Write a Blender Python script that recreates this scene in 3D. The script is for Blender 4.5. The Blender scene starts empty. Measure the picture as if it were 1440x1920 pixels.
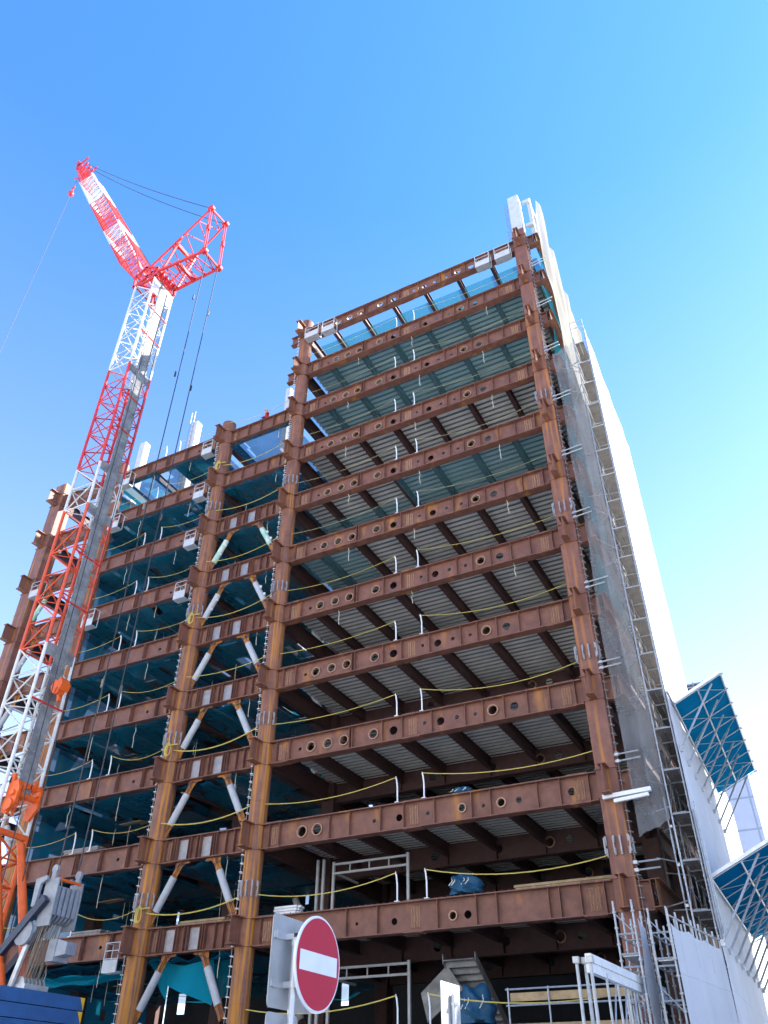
import bpy, bmesh, math, random
from mathutils import Vector, Matrix, Quaternion
from mathutils.geometry import tessellate_polygon
random.seed(7)
R = math.radians
scene = bpy.context.scene
col = scene.collection

# ---------------------------------------------------------------- camera, sky, sun, exposure
cam_d = bpy.data.cameras.new('camera')
cam = bpy.data.objects.new('camera', cam_d); col.objects.link(cam)
cam_d.sensor_fit = 'HORIZONTAL'; cam_d.sensor_width = 36.0; cam_d.lens = 36.0 * 1492.166 / 1440.0
cam_d.clip_end = 4000; cam_d.clip_start = 0.05
pitch, roll, yaw = R(37.51953), R(0.53277), R(-27.97863)
fw = Vector((math.sin(yaw) * math.cos(pitch), math.cos(yaw) * math.cos(pitch), math.sin(pitch)))
rt = Vector((math.cos(yaw), -math.sin(yaw), 0)); up = rt.cross(fw)
rt2 = math.cos(roll) * rt + math.sin(roll) * up; up2 = -math.sin(roll) * rt + math.cos(roll) * up
cam.matrix_world = Matrix(((rt2.x, up2.x, -fw.x, 0), (rt2.y, up2.y, -fw.y, 0), (rt2.z, up2.z, -fw.z, 1.6), (0, 0, 0, 1)))
scene.camera = cam

SUN_AZ, SUN_EL = R(52), R(31)          # azimuth from +Y towards +X
world = bpy.data.worlds.new('World'); scene.world = world; world.use_nodes = True
wn = world.node_tree.nodes; wl = world.node_tree.links
bg = wn['Background']; sky = wn.new('ShaderNodeTexSky')
sky.sky_type = 'NISHITA'; sky.sun_disc = False; sky.sun_elevation = SUN_EL; sky.sun_rotation = SUN_AZ
sky.altitude = 0; sky.air_density = 1.0; sky.dust_density = 0.2; sky.ozone_density = 6.0
hs = wn.new('ShaderNodeHueSaturation'); wtc = wn.new('ShaderNodeTexCoord'); wsp = wn.new('ShaderNodeSeparateXYZ'); wmr = wn.new('ShaderNodeMapRange')      # clearer blue overhead, paler towards the horizon
wl.new(wtc.outputs['Generated'], wsp.inputs[0]); wl.new(wsp.outputs[2], wmr.inputs[0])
wmr.inputs[1].default_value = 0.1; wmr.inputs[2].default_value = 0.85; wmr.inputs[3].default_value = 0.72; wmr.inputs[4].default_value = 1.13
wl.new(wmr.outputs[0], hs.inputs['Saturation'])
wm2 = wn.new('ShaderNodeMapRange'); wl.new(wsp.outputs[2], wm2.inputs[0]); wm2.inputs[1].default_value = 0.1; wm2.inputs[2].default_value = 0.95; wm2.inputs[3].default_value = 0.516; wm2.inputs[4].default_value = 0.497
wl.new(wm2.outputs[0], hs.inputs['Hue'])
wl.new(sky.outputs[0], hs.inputs['Color']); wl.new(hs.outputs[0], bg.inputs[0]); bg.inputs[1].default_value = 0.090
sun_d = bpy.data.lights.new('sun', 'SUN'); sun_d.energy = 3.3; sun_d.angle = R(0.5); sun_d.color = (1.0, 0.95, 0.87)
sun = bpy.data.objects.new('sun', sun_d); col.objects.link(sun); sun.location = (60, 40, 80)
sdir = Vector((math.sin(SUN_AZ) * math.cos(SUN_EL), math.cos(SUN_AZ) * math.cos(SUN_EL), math.sin(SUN_EL)))
sun.rotation_euler = sdir.to_track_quat('Z', 'Y').to_euler()
vs = scene.view_settings; vs.view_transform = 'Standard'; vs.look = 'None'; vs.gamma = 1; vs.exposure = 2.6
scene.cycles.transparent_max_bounces = 24; scene.cycles.max_bounces = 7; scene.cycles.diffuse_bounces = 4
scene.cycles.use_denoising = True

# ---------------------------------------------------------------- materials
def new_mat(name):
    m = bpy.data.materials.new(name); m.use_nodes = True
    return m, m.node_tree.nodes, m.node_tree.links, m.node_tree.nodes['Principled BSDF']
def mat(name, c, rough=0.6, metal=0.0, c2=None, scale=3.0, streak=None, sscale=(6, 6, .5), bump=0.0, s_lo=.52, s_hi=.7, spec=0.4, low=0):
    m, n, l, p = new_mat(name)
    p.inputs['Roughness'].default_value = rough; p.inputs['Metallic'].default_value = metal
    p.inputs['Specular IOR Level'].default_value = spec
    c2 = c2 or tuple(x * .72 for x in c)
    tc = n.new('ShaderNodeTexCoord'); oi = n.new('ShaderNodeObjectInfo')
    off = n.new('ShaderNodeVectorMath'); off.operation = 'MULTIPLY_ADD'
    off.inputs[1].default_value = (1, 1, 1)
    sc = n.new('ShaderNodeVectorMath'); sc.operation = 'SCALE'; sc.inputs[0].default_value = (37, 53, 71)
    l.new(oi.outputs['Random'], sc.inputs['Scale']); l.new(tc.outputs['Object'], off.inputs[0]); l.new(sc.outputs[0], off.inputs[2])
    nz = n.new('ShaderNodeTexNoise'); nz.inputs['Scale'].default_value = scale; nz.inputs['Detail'].default_value = 6; nz.inputs['Roughness'].default_value = .65
    l.new(off.outputs[0], nz.inputs['Vector'])
    r = n.new('ShaderNodeMapRange'); r.inputs[1].default_value = .35; r.inputs[2].default_value = .65
    l.new(nz.outputs[0], r.inputs[0])
    mx = n.new('ShaderNodeMix'); mx.data_type = 'RGBA'
    mx.inputs[6].default_value = (*c, 1); mx.inputs[7].default_value = (*c2, 1); l.new(r.outputs[0], mx.inputs[0])
    out = mx.outputs[2]
    if streak:
        mp = n.new('ShaderNodeMapping'); mp.inputs['Scale'].default_value = sscale
        l.new(off.outputs[0], mp.inputs[0])
        n2 = n.new('ShaderNodeTexNoise'); n2.inputs['Scale'].default_value = 1.0; n2.inputs['Detail'].default_value = 5
        l.new(mp.outputs[0], n2.inputs['Vector'])
        r2 = n.new('ShaderNodeMapRange'); r2.inputs[1].default_value = s_lo; r2.inputs[2].default_value = s_hi; l.new(n2.outputs[0], r2.inputs[0])
        if low:                                                     # more ochre on lower storeys: rust, plus reflected golden sunlight put into colour
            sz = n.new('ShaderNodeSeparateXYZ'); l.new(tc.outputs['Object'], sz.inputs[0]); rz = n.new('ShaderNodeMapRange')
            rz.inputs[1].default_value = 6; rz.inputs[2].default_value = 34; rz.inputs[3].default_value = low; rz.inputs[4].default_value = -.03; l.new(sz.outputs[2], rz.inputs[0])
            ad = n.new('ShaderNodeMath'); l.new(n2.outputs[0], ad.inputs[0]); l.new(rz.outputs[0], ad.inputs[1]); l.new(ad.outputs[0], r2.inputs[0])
        m2 = n.new('ShaderNodeMix'); m2.data_type = 'RGBA'; m2.inputs[7].default_value = (*streak, 1)
        l.new(r2.outputs[0], m2.inputs[0]); l.new(out, m2.inputs[6]); out = m2.outputs[2]
    l.new(out, p.inputs['Base Color'])
    if bump:
        b = n.new('ShaderNodeBump'); b.inputs['Strength'].default_value = bump; b.inputs['Distance'].default_value = .03
        l.new(nz.outputs[0], b.inputs['Height']); l.new(b.outputs[0], p.inputs['Normal'])
    return m
def cloth(name, c, alpha=0.3, trans=0.5, c2=None, scale=1.2, rough=.9, var=.25):
    """thin woven sheet: part see-through, part lit from behind"""
    m, n, l, p = new_mat(name); n.remove(p)
    tc = n.new('ShaderNodeTexCoord'); nz = n.new('ShaderNodeTexNoise'); nz.inputs['Scale'].default_value = scale; nz.inputs['Detail'].default_value = 5
    l.new(tc.outputs['Object'], nz.inputs['Vector'])
    mx = n.new('ShaderNodeMix'); mx.data_type = 'RGBA'; mx.inputs[6].default_value = (*c, 1); mx.inputs[7].default_value = (*(c2 or tuple(x * .65 for x in c)), 1)
    l.new(nz.outputs[0], mx.inputs[0])
    d = n.new('ShaderNodeBsdfDiffuse'); t = n.new('ShaderNodeBsdfTranslucent'); l.new(mx.outputs[2], d.inputs[0]); l.new(mx.outputs[2], t.inputs[0])
    m1 = n.new('ShaderNodeMixShader'); m1.inputs[0].default_value = trans; l.new(d.outputs[0], m1.inputs[1]); l.new(t.outputs[0], m1.inputs[2])
    tr = n.new('ShaderNodeBsdfTransparent'); m2 = n.new('ShaderNodeMixShader')
    r = n.new('ShaderNodeMapRange'); r.inputs[1].default_value = .3; r.inputs[2].default_value = .7; r.inputs[3].default_value = alpha * (1 - var); r.inputs[4].default_value = alpha * (1 + var)
    l.new(nz.outputs[0], r.inputs[0]); l.new(r.outputs[0], m2.inputs[0])
    l.new(m1.outputs[0], m2.inputs[1]); l.new(tr.outputs[0], m2.inputs[2])
    l.new(m2.outputs[0], n['Material Output'].inputs[0])
    return m
def panel_mat(name, c, bw, bh, mortar, mc, axis='YZ', rough=.7, trans=0):
    """sheet material with seams laid out as panels"""
    m, n, l, p = new_mat(name); p.inputs['Roughness'].default_value = rough
    tc = n.new('ShaderNodeTexCoord'); sp = n.new('ShaderNodeSeparateXYZ'); cb = n.new('ShaderNodeCombineXYZ')
    l.new(tc.outputs['Object'], sp.inputs[0]); l.new(sp.outputs['XYZ'.index(axis[0])], cb.inputs[0]); l.new(sp.outputs['XYZ'.index(axis[1])], cb.inputs[1])
    br = n.new('ShaderNodeTexBrick'); br.offset = 0; br.inputs['Scale'].default_value = 1; br.inputs['Brick Width'].default_value = bw; br.inputs['Row Height'].default_value = bh
    br.inputs['Mortar Size'].default_value = mortar; br.inputs['Color1'].default_value = (*c, 1); br.inputs['Color2'].default_value = (*[x * .93 for x in c], 1); br.inputs['Mortar'].default_value = (*mc, 1)
    l.new(cb.outputs[0], br.inputs[0])
    nz = n.new('ShaderNodeTexNoise'); nz.inputs['Scale'].default_value = .7; nz.inputs['Detail'].default_value = 6; l.new(tc.outputs['Object'], nz.inputs['Vector'])
    mx = n.new('ShaderNodeMix'); mx.data_type = 'RGBA'; mx.blend_type = 'MULTIPLY'; mx.inputs[0].default_value = .25
    l.new(br.outputs[0], mx.inputs[6]); l.new(nz.outputs[0], mx.inputs[7]); l.new(mx.outputs[2], p.inputs['Base Color'])
    if trans:                                                       # thin sheet that glows a little on its far side
        t = n.new('ShaderNodeBsdfTranslucent'); l.new(mx.outputs[2], t.inputs[0]); m1 = n.new('ShaderNodeMixShader'); m1.inputs[0].default_value = trans
        l.new(p.outputs[0], m1.inputs[1]); l.new(t.outputs[0], m1.inputs[2]); l.new(m1.outputs[0], n['Material Output'].inputs[0])
    return m

RUST = (.210, .088, .056); RUST2 = (.132, .055, .038); ORANGE = (.40, .165, .03)
M = dict(
    beam=mat('brown_primer_steel', RUST, .62, 0, RUST2, 2.2, ORANGE, (1.3, 1.3, .35), .15, .60, .78),
    dark=mat('shaded_primer_steel', (.085, .038, .034), .65, 0, (.06, .028, .026), 2.5),  # same primer for rear and inner steel, with its shade painted in
    column=mat('rusty_sunglow_column_steel', (.235, .098, .058), .6, 0, (.145, .060, .042), 2.0, (.47, .18, .018), (8, 8, .28), .2, .495, .69, low=.09),
    column2=mat('brown_column_steel', (.225, .092, .060), .6, 0, (.15, .062, .045), 2.0, (.44, .17, .03), (5, 5, .16), .2, .54, .72),
    ring=mat('sleeve_ring_steel', (.42, .25, .15), .5, .1, (.30, .16, .09), 6),
    bare=mat('bare_steel', (.36, .34, .34), .5, .3, (.26, .25, .26), 4),
    galv=mat('galvanised_steel', (.55, .57, .58), .42, .55, (.42, .44, .45), 5),
    deck=mat('galvanised_deck', (.84, .83, .78), .5, .0, (.72, .72, .68), 1.2),
    groove_shade=mat('shaded_groove_zinc', (.34, .34, .325), .6, .1, (.25, .25, .24), 1.5),  # darker zinc for the deck grooves, their shade painted into the colour
    pipe=mat('scaffold_pipe', (.44, .46, .47), .42, .5, (.32, .34, .35), 8),
    plank=mat('scaffold_plank', (.30, .27, .24), .7, .1, (.20, .18, .165), 3),
    white=mat('white_paint', (.80, .80, .78), .5, 0, (.68, .68, .66), 3),
    offwhite=mat('offwhite_wrap', (.52, .53, .53), .6, 0, (.42, .43, .44), 2),
    grey=mat('grey_primer', (.46, .47, .48), .55, 0, (.38, .39, .40), 3),
    guard=mat('cable_guard_steel', (.27, .27, .265), .6, .2, (.14, .14, .14), 2),
    green=mat('green_wrap', (.16, .50, .32), .7, 0, (.6, .62, .56), 2.4),
    sheet=panel_mat('white_sound_sheet', (.86, .86, .85), 1.8, 3.4, .012, (.62, .62, .63), trans=.32),
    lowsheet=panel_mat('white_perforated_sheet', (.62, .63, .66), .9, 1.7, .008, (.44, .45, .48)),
    blue=cloth('blue_sheet', (.004, .13, .26), 0.0, .22, (.003, .10, .21), .6),
    net=cloth('teal_net', (.20, .56, .63), .62, .5, (.15, .48, .57), .25, var=.06),
    netr=cloth('roof_net', (.030, .24, .30), .30, .30, (.02, .17, .23), .9),
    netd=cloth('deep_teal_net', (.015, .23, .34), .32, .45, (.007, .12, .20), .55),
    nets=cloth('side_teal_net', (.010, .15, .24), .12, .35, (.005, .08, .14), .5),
    netv=cloth('bright_teal_net', (.02, .33, .42), .30, .55, (.01, .20, .30), 2.5),
    tarp=cloth('cyan_tarp', (.016, .42, .58), .0, .5, (.012, .32, .46), .8),
    mesh=cloth('grey_mesh', (.52, .52, .52), .62, .5, (.46, .465, .47), .35),
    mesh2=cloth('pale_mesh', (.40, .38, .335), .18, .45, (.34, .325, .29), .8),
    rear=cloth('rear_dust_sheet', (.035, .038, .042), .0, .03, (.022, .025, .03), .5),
    bag=mat('blue_tarp_bundle', (.012, .085, .16), .6, 0, (.008, .055, .11), 5, None, (1, 1, 1), .6),
    rope=mat('yellow_rope', (.62, .50, .12), .8, 0, (.5, .38, .09), 20),
    palerope=mat('pale_yellow_rope', (.66, .58, .30), .8, 0, (.54, .47, .24), 20),
    cord=mat('pale_cord', (.72, .68, .55), .8, 0, (.6, .55, .42), 20),
    wire=mat('dark_wire_rope', (.05, .05, .055), .5, .4, (.035, .035, .04), 10),
    wireb=mat('worn_wire_rope', (.26, .21, .15), .6, .2, (.14, .12, .1), 10),
    red=mat('red_crane_paint', (.62, .035, .030), .45, 0, (.50, .03, .03), 3),
    orange=mat('orange_crane_paint', (.72, .12, .015), .42, 0, (.60, .09, .015), 3),
    cwhite=mat('white_crane_paint', (.62, .62, .60), .45, 0, (.50, .50, .48), 3),
    redor=mat('red_orange_crane_paint', (.66, .085, .028), .42, 0, (.55, .07, .025), 3),
    navy=mat('navy_crane_paint', (.035, .11, .27), .35, 0, (.028, .085, .21), 1.5),
    gantry=mat('grey_gantry_paint', (.27, .29, .32), .5, .1, (.20, .215, .24), 3),
    navyd=mat('dark_navy_paint', (.02, .03, .06), .4, 0, (.015, .022, .045), 2),
    yellow=mat('yellow_paint', (.75, .42, .02), .5, 0, (.65, .36, .02), 4),
    black=mat('black_rubber', (.02, .02, .022), .6, 0, (.03, .03, .032), 4),
    signred=mat('sign_red', (.56, .018, .055), .4, 0, (.52, .018, .05), 2),
    signwhite=mat('sign_white', (.86, .87, .88), .45, 0, (.77, .78, .79), 2),
    alu=mat('aluminium_plate', (.55, .56, .57), .42, .6, (.46, .47, .48), 4),
    timber=mat('timber', (.42, .30, .16), .8, 0, (.28, .19, .10), 3, None, (1, 1, 1), .3),
    concrete=mat('concrete', (.34, .34, .33), .85, 0, (.26, .26, .255), 1.5),
    asphalt=mat('asphalt', (.055, .055, .057), .9, 0, (.04, .04, .042), 2),
    paving=mat('concrete_yard', (.54, .53, .50), .9, 0, (.47, .46, .44), .4),
    skin=mat('skin', (.45, .25, .17), .6), jacket=mat('red_jacket', (.55, .02, .03), .8), trouser=mat('dark_trousers', (.03, .03, .05), .8),
    towerl=panel_mat('pale_tower_cladding', (.50, .53, .62), 3.2, 3.8, .12, (.30, .34, .42), 'XZ', .4),
    towerd=panel_mat('grey_tower_cladding', (.26, .27, .31), 1.6, 3.8, .08, (.18, .19, .22), 'XZ', .4),
)
# ---------------------------------------------------------------- mesh builder
WL = {}
class MB:
    def __init__(s): s.v = []; s.f = []; s.m = []
    def add(s, vs, fs, m=0):
        b = len(s.v); s.v += [Vector(x) for x in vs]; s.f += [tuple(i + b for i in f) for f in fs]; s.m += [m] * len(fs)
    def hexa(s, p, m=0):
        s.add(p, [(0, 3, 2, 1), (4, 5, 6, 7), (0, 1, 5, 4), (1, 2, 6, 5), (2, 3, 7, 6), (3, 0, 4, 7)], m)
    def box(s, x0, x1, y0, y1, z0, z1, m=0):
        s.hexa([(x0, y0, z0), (x1, y0, z0), (x1, y1, z0), (x0, y1, z0), (x0, y0, z1), (x1, y0, z1), (x1, y1, z1), (x0, y1, z1)], m)
    def frame(s, p0, p1, upv=(0, 0, 1)):
        p0 = Vector(p0); p1 = Vector(p1); d = (p1 - p0).normalized(); u = Vector(upv)
        if abs(d.dot(u)) > .97: u = Vector((1, 0, 0)) if abs(d.x) < .9 else Vector((0, 1, 0))
        a = d.cross(u).normalized(); b = a.cross(d).normalized()
        return p0, p1, a, b
    def bar(s, p0, p1, w, h, m=0, upv=(0, 0, 1)):
        p0, p1, a, b = s.frame(p0, p1, upv); a = a * w / 2; b = b * h / 2
        s.hexa([p0 - a - b, p0 + a - b, p0 + a + b, p0 - a + b, p1 - a - b, p1 + a - b, p1 + a + b, p1 - a + b], m)
    def tube(s, p0, p1, r0, r1=None, n=6, m=0, cap=True):
        r1 = r0 if r1 is None else r1; p0, p1, a, b = s.frame(p0, p1)
        vs = []
        for p, r in ((p0, r0), (p1, r1)):
            for i in range(n):
                t = 2 * math.pi * i / n; vs.append(p + r * (math.cos(t) * a + math.sin(t) * b))
        fs = [(i, (i + 1) % n, n + (i + 1) % n, n + i) for i in range(n)]
        if cap: fs += [tuple(range(n - 1, -1, -1)), tuple(range(n, 2 * n))]
        s.add(vs, fs, m)
    def path(s, pts, r, n=5, m=0):
        for a, b in zip(pts[:-1], pts[1:]): s.tube(a, b, r, r, n, m, True)
    def lathe(s, c, prof, n=20, m=0, axis=(0, 0, 1), closed=False):
        ax = Vector(axis).normalized(); a = ax.orthogonal().normalized(); b = ax.cross(a); c = Vector(c)
        vs = [c + ax * h + r * (math.cos(2 * math.pi * i / n) * a + math.sin(2 * math.pi * i / n) * b) for r, h in prof for i in range(n)]
        k = len(prof); fs = []
        for j in range(k if closed else k - 1):
            q = (j + 1) % k
            fs += [(j * n + i, j * n + (i + 1) % n, q * n + (i + 1) % n, q * n + i) for i in range(n)]
        if not closed: fs += [tuple(range(n - 1, -1, -1)), tuple((k - 1) * n + i for i in range(n))]
        s.add(vs, fs, m)
    def ibeam(s, p0, p1, h, w, tf=.035, tw=.03, m=0, upv=(0, 0, 1)):
        """I section, p0-p1 along the middle of the bottom flange's underside"""
        p0, p1, a, b = s.frame(p0, p1, upv)
        pr = [(-w / 2, 0), (w / 2, 0), (w / 2, tf), (tw / 2, tf), (tw / 2, h - tf), (w / 2, h - tf), (w / 2, h), (-w / 2, h), (-w / 2, h - tf), (-tw / 2, h - tf), (-tw / 2, tf), (-w / 2, tf)]
        vs = [p + a * x + b * y for p in (p0, p1) for x, y in pr]
        fs = [(i, (i + 1) % 12, 12 + (i + 1) % 12, 12 + i) for i in range(12)]
        for o in (0, 12): fs += [(o, o + 1, o + 2, o + 11), (o + 3, o + 4, o + 9, o + 10), (o + 5, o + 6, o + 7, o + 8)]
        s.add(vs, fs, m)
    def grid(s, fn, nu, nv, m=0, skip=None):
        vs = [fn(i / nu, j / nv) for j in range(nv + 1) for i in range(nu + 1)]
        fs = [(j * (nu + 1) + i, j * (nu + 1) + i + 1, (j + 1) * (nu + 1) + i + 1, (j + 1) * (nu + 1) + i) for j in range(nv) for i in range(nu) if not (skip and skip(i, j))]
        s.add(vs, fs, m)
    def prism(s, pts, off, m=0):
        n = len(pts); off = Vector(off); vs = [Vector(p) for p in pts] + [Vector(p) + off for p in pts]
        s.add(vs, [tuple(range(n - 1, -1, -1)), tuple(range(n, 2 * n))] + [(i, (i + 1) % n, n + (i + 1) % n, n + i) for i in range(n)], m)
    def build(s, name, mats, parent=None, origin=None, smooth=False):
        if not isinstance(mats, (list, tuple)): mats = [mats]
        pw = WL[parent.name] if parent else Vector((0, 0, 0))
        if origin is None:
            if parent: origin = pw
            else:
                xs = [v.x for v in s.v]; ys = [v.y for v in s.v]; zs = [v.z for v in s.v]
                origin = Vector(((min(xs) + max(xs)) / 2, (min(ys) + max(ys)) / 2, min(zs)))
        origin = Vector(origin)
        me = bpy.data.meshes.new(name); me.from_pydata([v - origin for v in s.v], [], s.f); me.update()
        for mm in mats: me.materials.append(M[mm])
        me.polygons.foreach_set('material_index', s.m)
        bm = bmesh.new(); bm.from_mesh(me); bmesh.ops.recalc_face_normals(bm, faces=bm.faces); bm.to_mesh(me); bm.free()
        if smooth:
            me.shade_smooth(); me.set_sharp_from_angle(angle=R(40))
        o = bpy.data.objects.new(name, me); col.objects.link(o)
        if parent: o.parent = parent
        o.location = origin - pw; WL[o.name] = origin
        return o
def tag(o, label, cat, group=None, kind=None):
    o['label'] = label; o['category'] = cat
    if group: o['group'] = group
    if kind: o['kind'] = kind
    return o
def empty(name, loc, label, cat, group=None):
    o = bpy.data.objects.new(name, None); col.objects.link(o); o.location = loc; o.empty_display_size = .3; WL[o.name] = Vector(loc)
    return tag(o, label, cat, group)
def dup(o, delta, parent='same'):
    c = o.copy(); col.objects.link(c); c.location = o.location + Vector(delta); WL[c.name] = WL[o.name] + Vector(delta)
    if parent != 'same': c.parent = parent
    for ch in list(o.children):
        d = ch.copy(); col.objects.link(d); d.parent = c; WL[d.name] = WL[ch.name] + Vector(delta)
    return c
def sag(p0, p1, s, n=10, sx=0):
    p0 = Vector(p0); p1 = Vector(p1)
    return [p0.lerp(p1, i / n) + Vector((0, 0, -4 * s * (i / n) * (1 - i / n))) for i in range(n + 1)]
ORD = ['', 'topmost', 'second', 'third', 'fourth', 'fifth', 'sixth', 'seventh', 'eighth', 'ninth', 'tenth', 'eleventh', 'twelfth']

# ---------------------------------------------------------------- ground, road, kerb
def structure(name, mb, m):
    o = mb.build(name, m); o['kind'] = 'structure'; return o
g = MB(); g.box(-1500, 1500, -1500, 1500, -.4, 0); structure('ground', g, 'paving')
g = MB(); g.box(-300, 300, -13, -4, -.39, .004); structure('road', g, 'asphalt')
g = MB(); g.box(-300, 300, -3.99, -3.8, -.3, .13); structure('kerb', g, 'concrete')
g = MB()
for k in range(-24, 25): g.box(k * 8 - 2, k * 8 + 2, -8.6, -8.45, -.2, .008)
structure('lane_marking', g, 'white')

nb = MB(); nb.box(6, 30, 36, 55, 0, 23.4); nb.box(5.8, 30.2, 35.8, 55.2, 23.4, 23.9)  # unseen neighbour inferred from shaded sheets, cut back to leave the yard sunlit
for q in range(5):
    for j in range(4): nb.box(5.9, 5.998, 37.5 + j * 4.4, 40.5 + j * 4.4, 1.5 + q * 4.3, 3.7 + q * 4.3)
o_ = nb.build('unseen_neighbour', 'concrete'); o_['label'] = 'unseen grey concrete building right of the site'; o_['category'] = 'building'
nb = MB(); nb.box(6, 16, 8, 15, 0, 14); nb.box(5.8, 16.2, 7.8, 15.2, 14, 14.4)  # unseen block, added and kept slim just to shade the road sign
for q in range(3):
    for j in range(2): nb.box(5.9, 5.998, 8.6 + j * 3.2, 10.8 + j * 3.2, 1.5 + q * 4.5, 3.8 + q * 4.5)
o_ = nb.build('unseen_neighbour', 'concrete'); o_['label'] = 'unseen low grey block added to shade the road sign'; o_['category'] = 'building'

ob = MB(); ob.box(-95, 2, -44, -15, 0, 38); ob.box(-95.3, 2.3, -44.3, -14.7, 38, 38.7)
for q in range(9):
    for j in range(16): ob.box(-93 + j * 6, -88.8 + j * 6, -14.998, -14.93, 1.6 + q * 4.1, 3.6 + q * 4.1, 1)
o_ = ob.build('street_building', ['white', 'alu']); o_['label'] = 'long white office building across the street facing the site'; o_['category'] = 'building'

# ---------------------------------------------------------------- steel frame building
def ZB(k): return 3.3 if k == 12 else 7.95 + (11 - k) * 4.216      # underside of the girders, level 1 is the roof
GH = 1.2
YC = 33.6; ROWS = (33.6, 40.55, 47.4)
CX = (-48.3, -41.9, -31.3, -24.9, -7.1)
BO = Vector((-28, 33.6, 0))
bld = empty('steel_frame_building', BO, 'tall unfinished building frame of rusty brown steel columns and girders beside the crane', 'building')

def web_with_holes(mb, x0, x1, z0, z1, holes, y, t=.03, m=0):
    polys = [[Vector((x0, z0, 0)), Vector((x1, z0, 0)), Vector((x1, z1, 0)), Vector((x0, z1, 0))]]
    for hx, hz, r in holes:
        n = 20 if r > .12 else 10
        polys.append([Vector((hx + r * math.cos(-2 * math.pi * i / n), hz + r * math.sin(-2 * math.pi * i / n), 0)) for i in range(n)])
    tris = tessellate_polygon(polys); flat = [v for p in polys for v in p]
    N = len(flat)
    vs = [(v.x, y - t / 2, v.y) for v in flat] + [(v.x, y + t / 2, v.y) for v in flat]
    fs = [tuple(tr) for tr in tris] + [tuple(i + N for i in reversed(tr)) for tr in tris]
    b = 0
    for p in polys:
        n = len(p); fs += [(b + i, b + (i + 1) % n, N + b + (i + 1) % n, N + b + i) for i in range(n)]; b += n
    mb.add(vs, fs, m)
def bolts(mb, x, y, z0, z1, ncol=4, nrow=11, dx=.11, m=0):
    for i in range(ncol):
        for j in range(nrow):
            cx = x + (i - (ncol - 1) / 2) * dx + (0 if i < ncol / 2 else .03) ; cz = z0 + (z1 - z0) * j / (nrow - 1); r = .036
            mb.add([(cx - r, y, cz - r), (cx + r, y, cz - r), (cx + r, y, cz + r), (cx - r, y, cz + r), (cx, y - .045, cz)], [(0, 1, 4), (1, 2, 4), (2, 3, 4), (3, 0, 4)], 1)
def girder(k, x0, x1, y, holes=(), stiff=(), splices=(), rings=(), plates=(), name='girder', m='beam', w=.5, label=None):
    z = ZB(k); mb = MB(); tf = .045
    for zz in (z, z + GH - tf): mb.box(x0, x1, y - w / 2, y + w / 2, zz, zz + tf)
    web_with_holes(mb, x0, x1, z + tf, z + GH - tf, [(h[0], z + h[1], h[2]) for h in holes], y)
    for sx in stiff:
        mb.box(sx - .012, sx + .012, y - w / 2 + .03, y - .016, z + tf + .001, z + GH - tf - .001)
    for sx in splices:
        mb.box(sx - .24, sx + .24, y - .032, y - .016, z + .16, z + GH - .16)
        bolts(mb, sx, y - .033, z + .22, z + GH - .22)
        mb.box(sx - .45, sx + .45, y - w / 2 - .004, y + w / 2 + .004, z - .022, z - .001)
        mb.box(sx - .45, sx + .45, y - w / 2 - .004, y + w / 2 + .004, z + GH + .001, z + GH + .024)
        for q in range(9):
            for yy in (-.17, .12):
                mb.box(sx - .4 + q * .1 - .018, sx - .4 + q * .1 + .018, y + yy - .02, y + yy + .02, z + GH + .025, z + GH + .06)
                mb.box(sx - .4 + q * .1 - .018, sx - .4 + q * .1 + .018, y + yy - .02, y + yy + .02, z - .055, z - .023)
    n = int((x1 - x0) / .3)
    for q in range(n):                                               # shear studs along the top flange
        xx = x0 + (q + .5) * (x1 - x0) / n
        if all(abs(xx - sx) > .6 for sx in splices): mb.box(xx - .012, xx + .012, y - .012, y + .012, z + GH + .001, z + GH + .10)
    o = mb.build(name, [m, 'ring'], bld, origin=(0, y, z))
    if label: o['label'] = label
    for rx, rz, rr in rings:
        rb = MB(); rb.lathe((rx, y - .02, z + rz), [(rr, -.075), (rr + .05, -.075), (rr + .05, .075), (rr, .075)], 24, 0, (0, 1, 0), True)
        rb.build('sleeve_ring', 'ring', o, smooth=True)
    for a, b in plates:
        pb = MB(); pb.box(a, b, y - .030, y - .017, z + .13, z + GH - .13); pb.build('bare_panel', 'bare', o)
    return o
# wide right bay, front row
XW0, XW1 = CX[3] + .40, CX[4] - .40
ringsA = [(-21.95, .58, .225), (-20.95, .58, .225), (-20.0, .58, .225), (-18.3, .60, .225), (-11.95, .62, .225)]
plainA = [(-22.65, .58, .09), (-17.2, .60, .22), (-15.5, .66, .09), (-14.65, .60, .20), (-13.8, .64, .11), (-12.85, .62, .09), (-10.9, .62, .20)]
stA = [-24.0, -23.2, -19.62, -19.46, -17.75, -16.65, -15.05, -13.3, -12.4, -11.35, -10.2, -9.15, -7.95]
def wide_front(k, ringsx, plain, st):
    return girder(k, XW0, XW1, YC, ringsx_to(ringsx) + plain, st, (-23.75, -16.15, -8.4), [(a, b, c) for a, b, c in ringsx])
def ringsx_to(r): return [(a, b, c + .002) for a, b, c in r]
gA = wide_front(2, ringsA, plainA, stA)
for k in (1, 3, 4, 5, 6, 7, 8, 9): dup(gA, (0, 0, ZB(k) - ZB(2)))
wide_front(10, [(-22.15, .60, .24), (-21.3, .60, .24), (-13.75, .58, .16), (-11.9, .56, .17)], [(-18.2, .60, .09), (-16.9, .58, .16), (-15.45, .58, .09), (-12.75, .55, .08), (-11.1, .57, .13), (-8.75, .58, .16)],
           [-24.0, -23.4, -20.55, -19.45, -17.8, -16.6, -15.05, -13.25, -12.35, -10.2, -9.2, -7.95])
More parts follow.
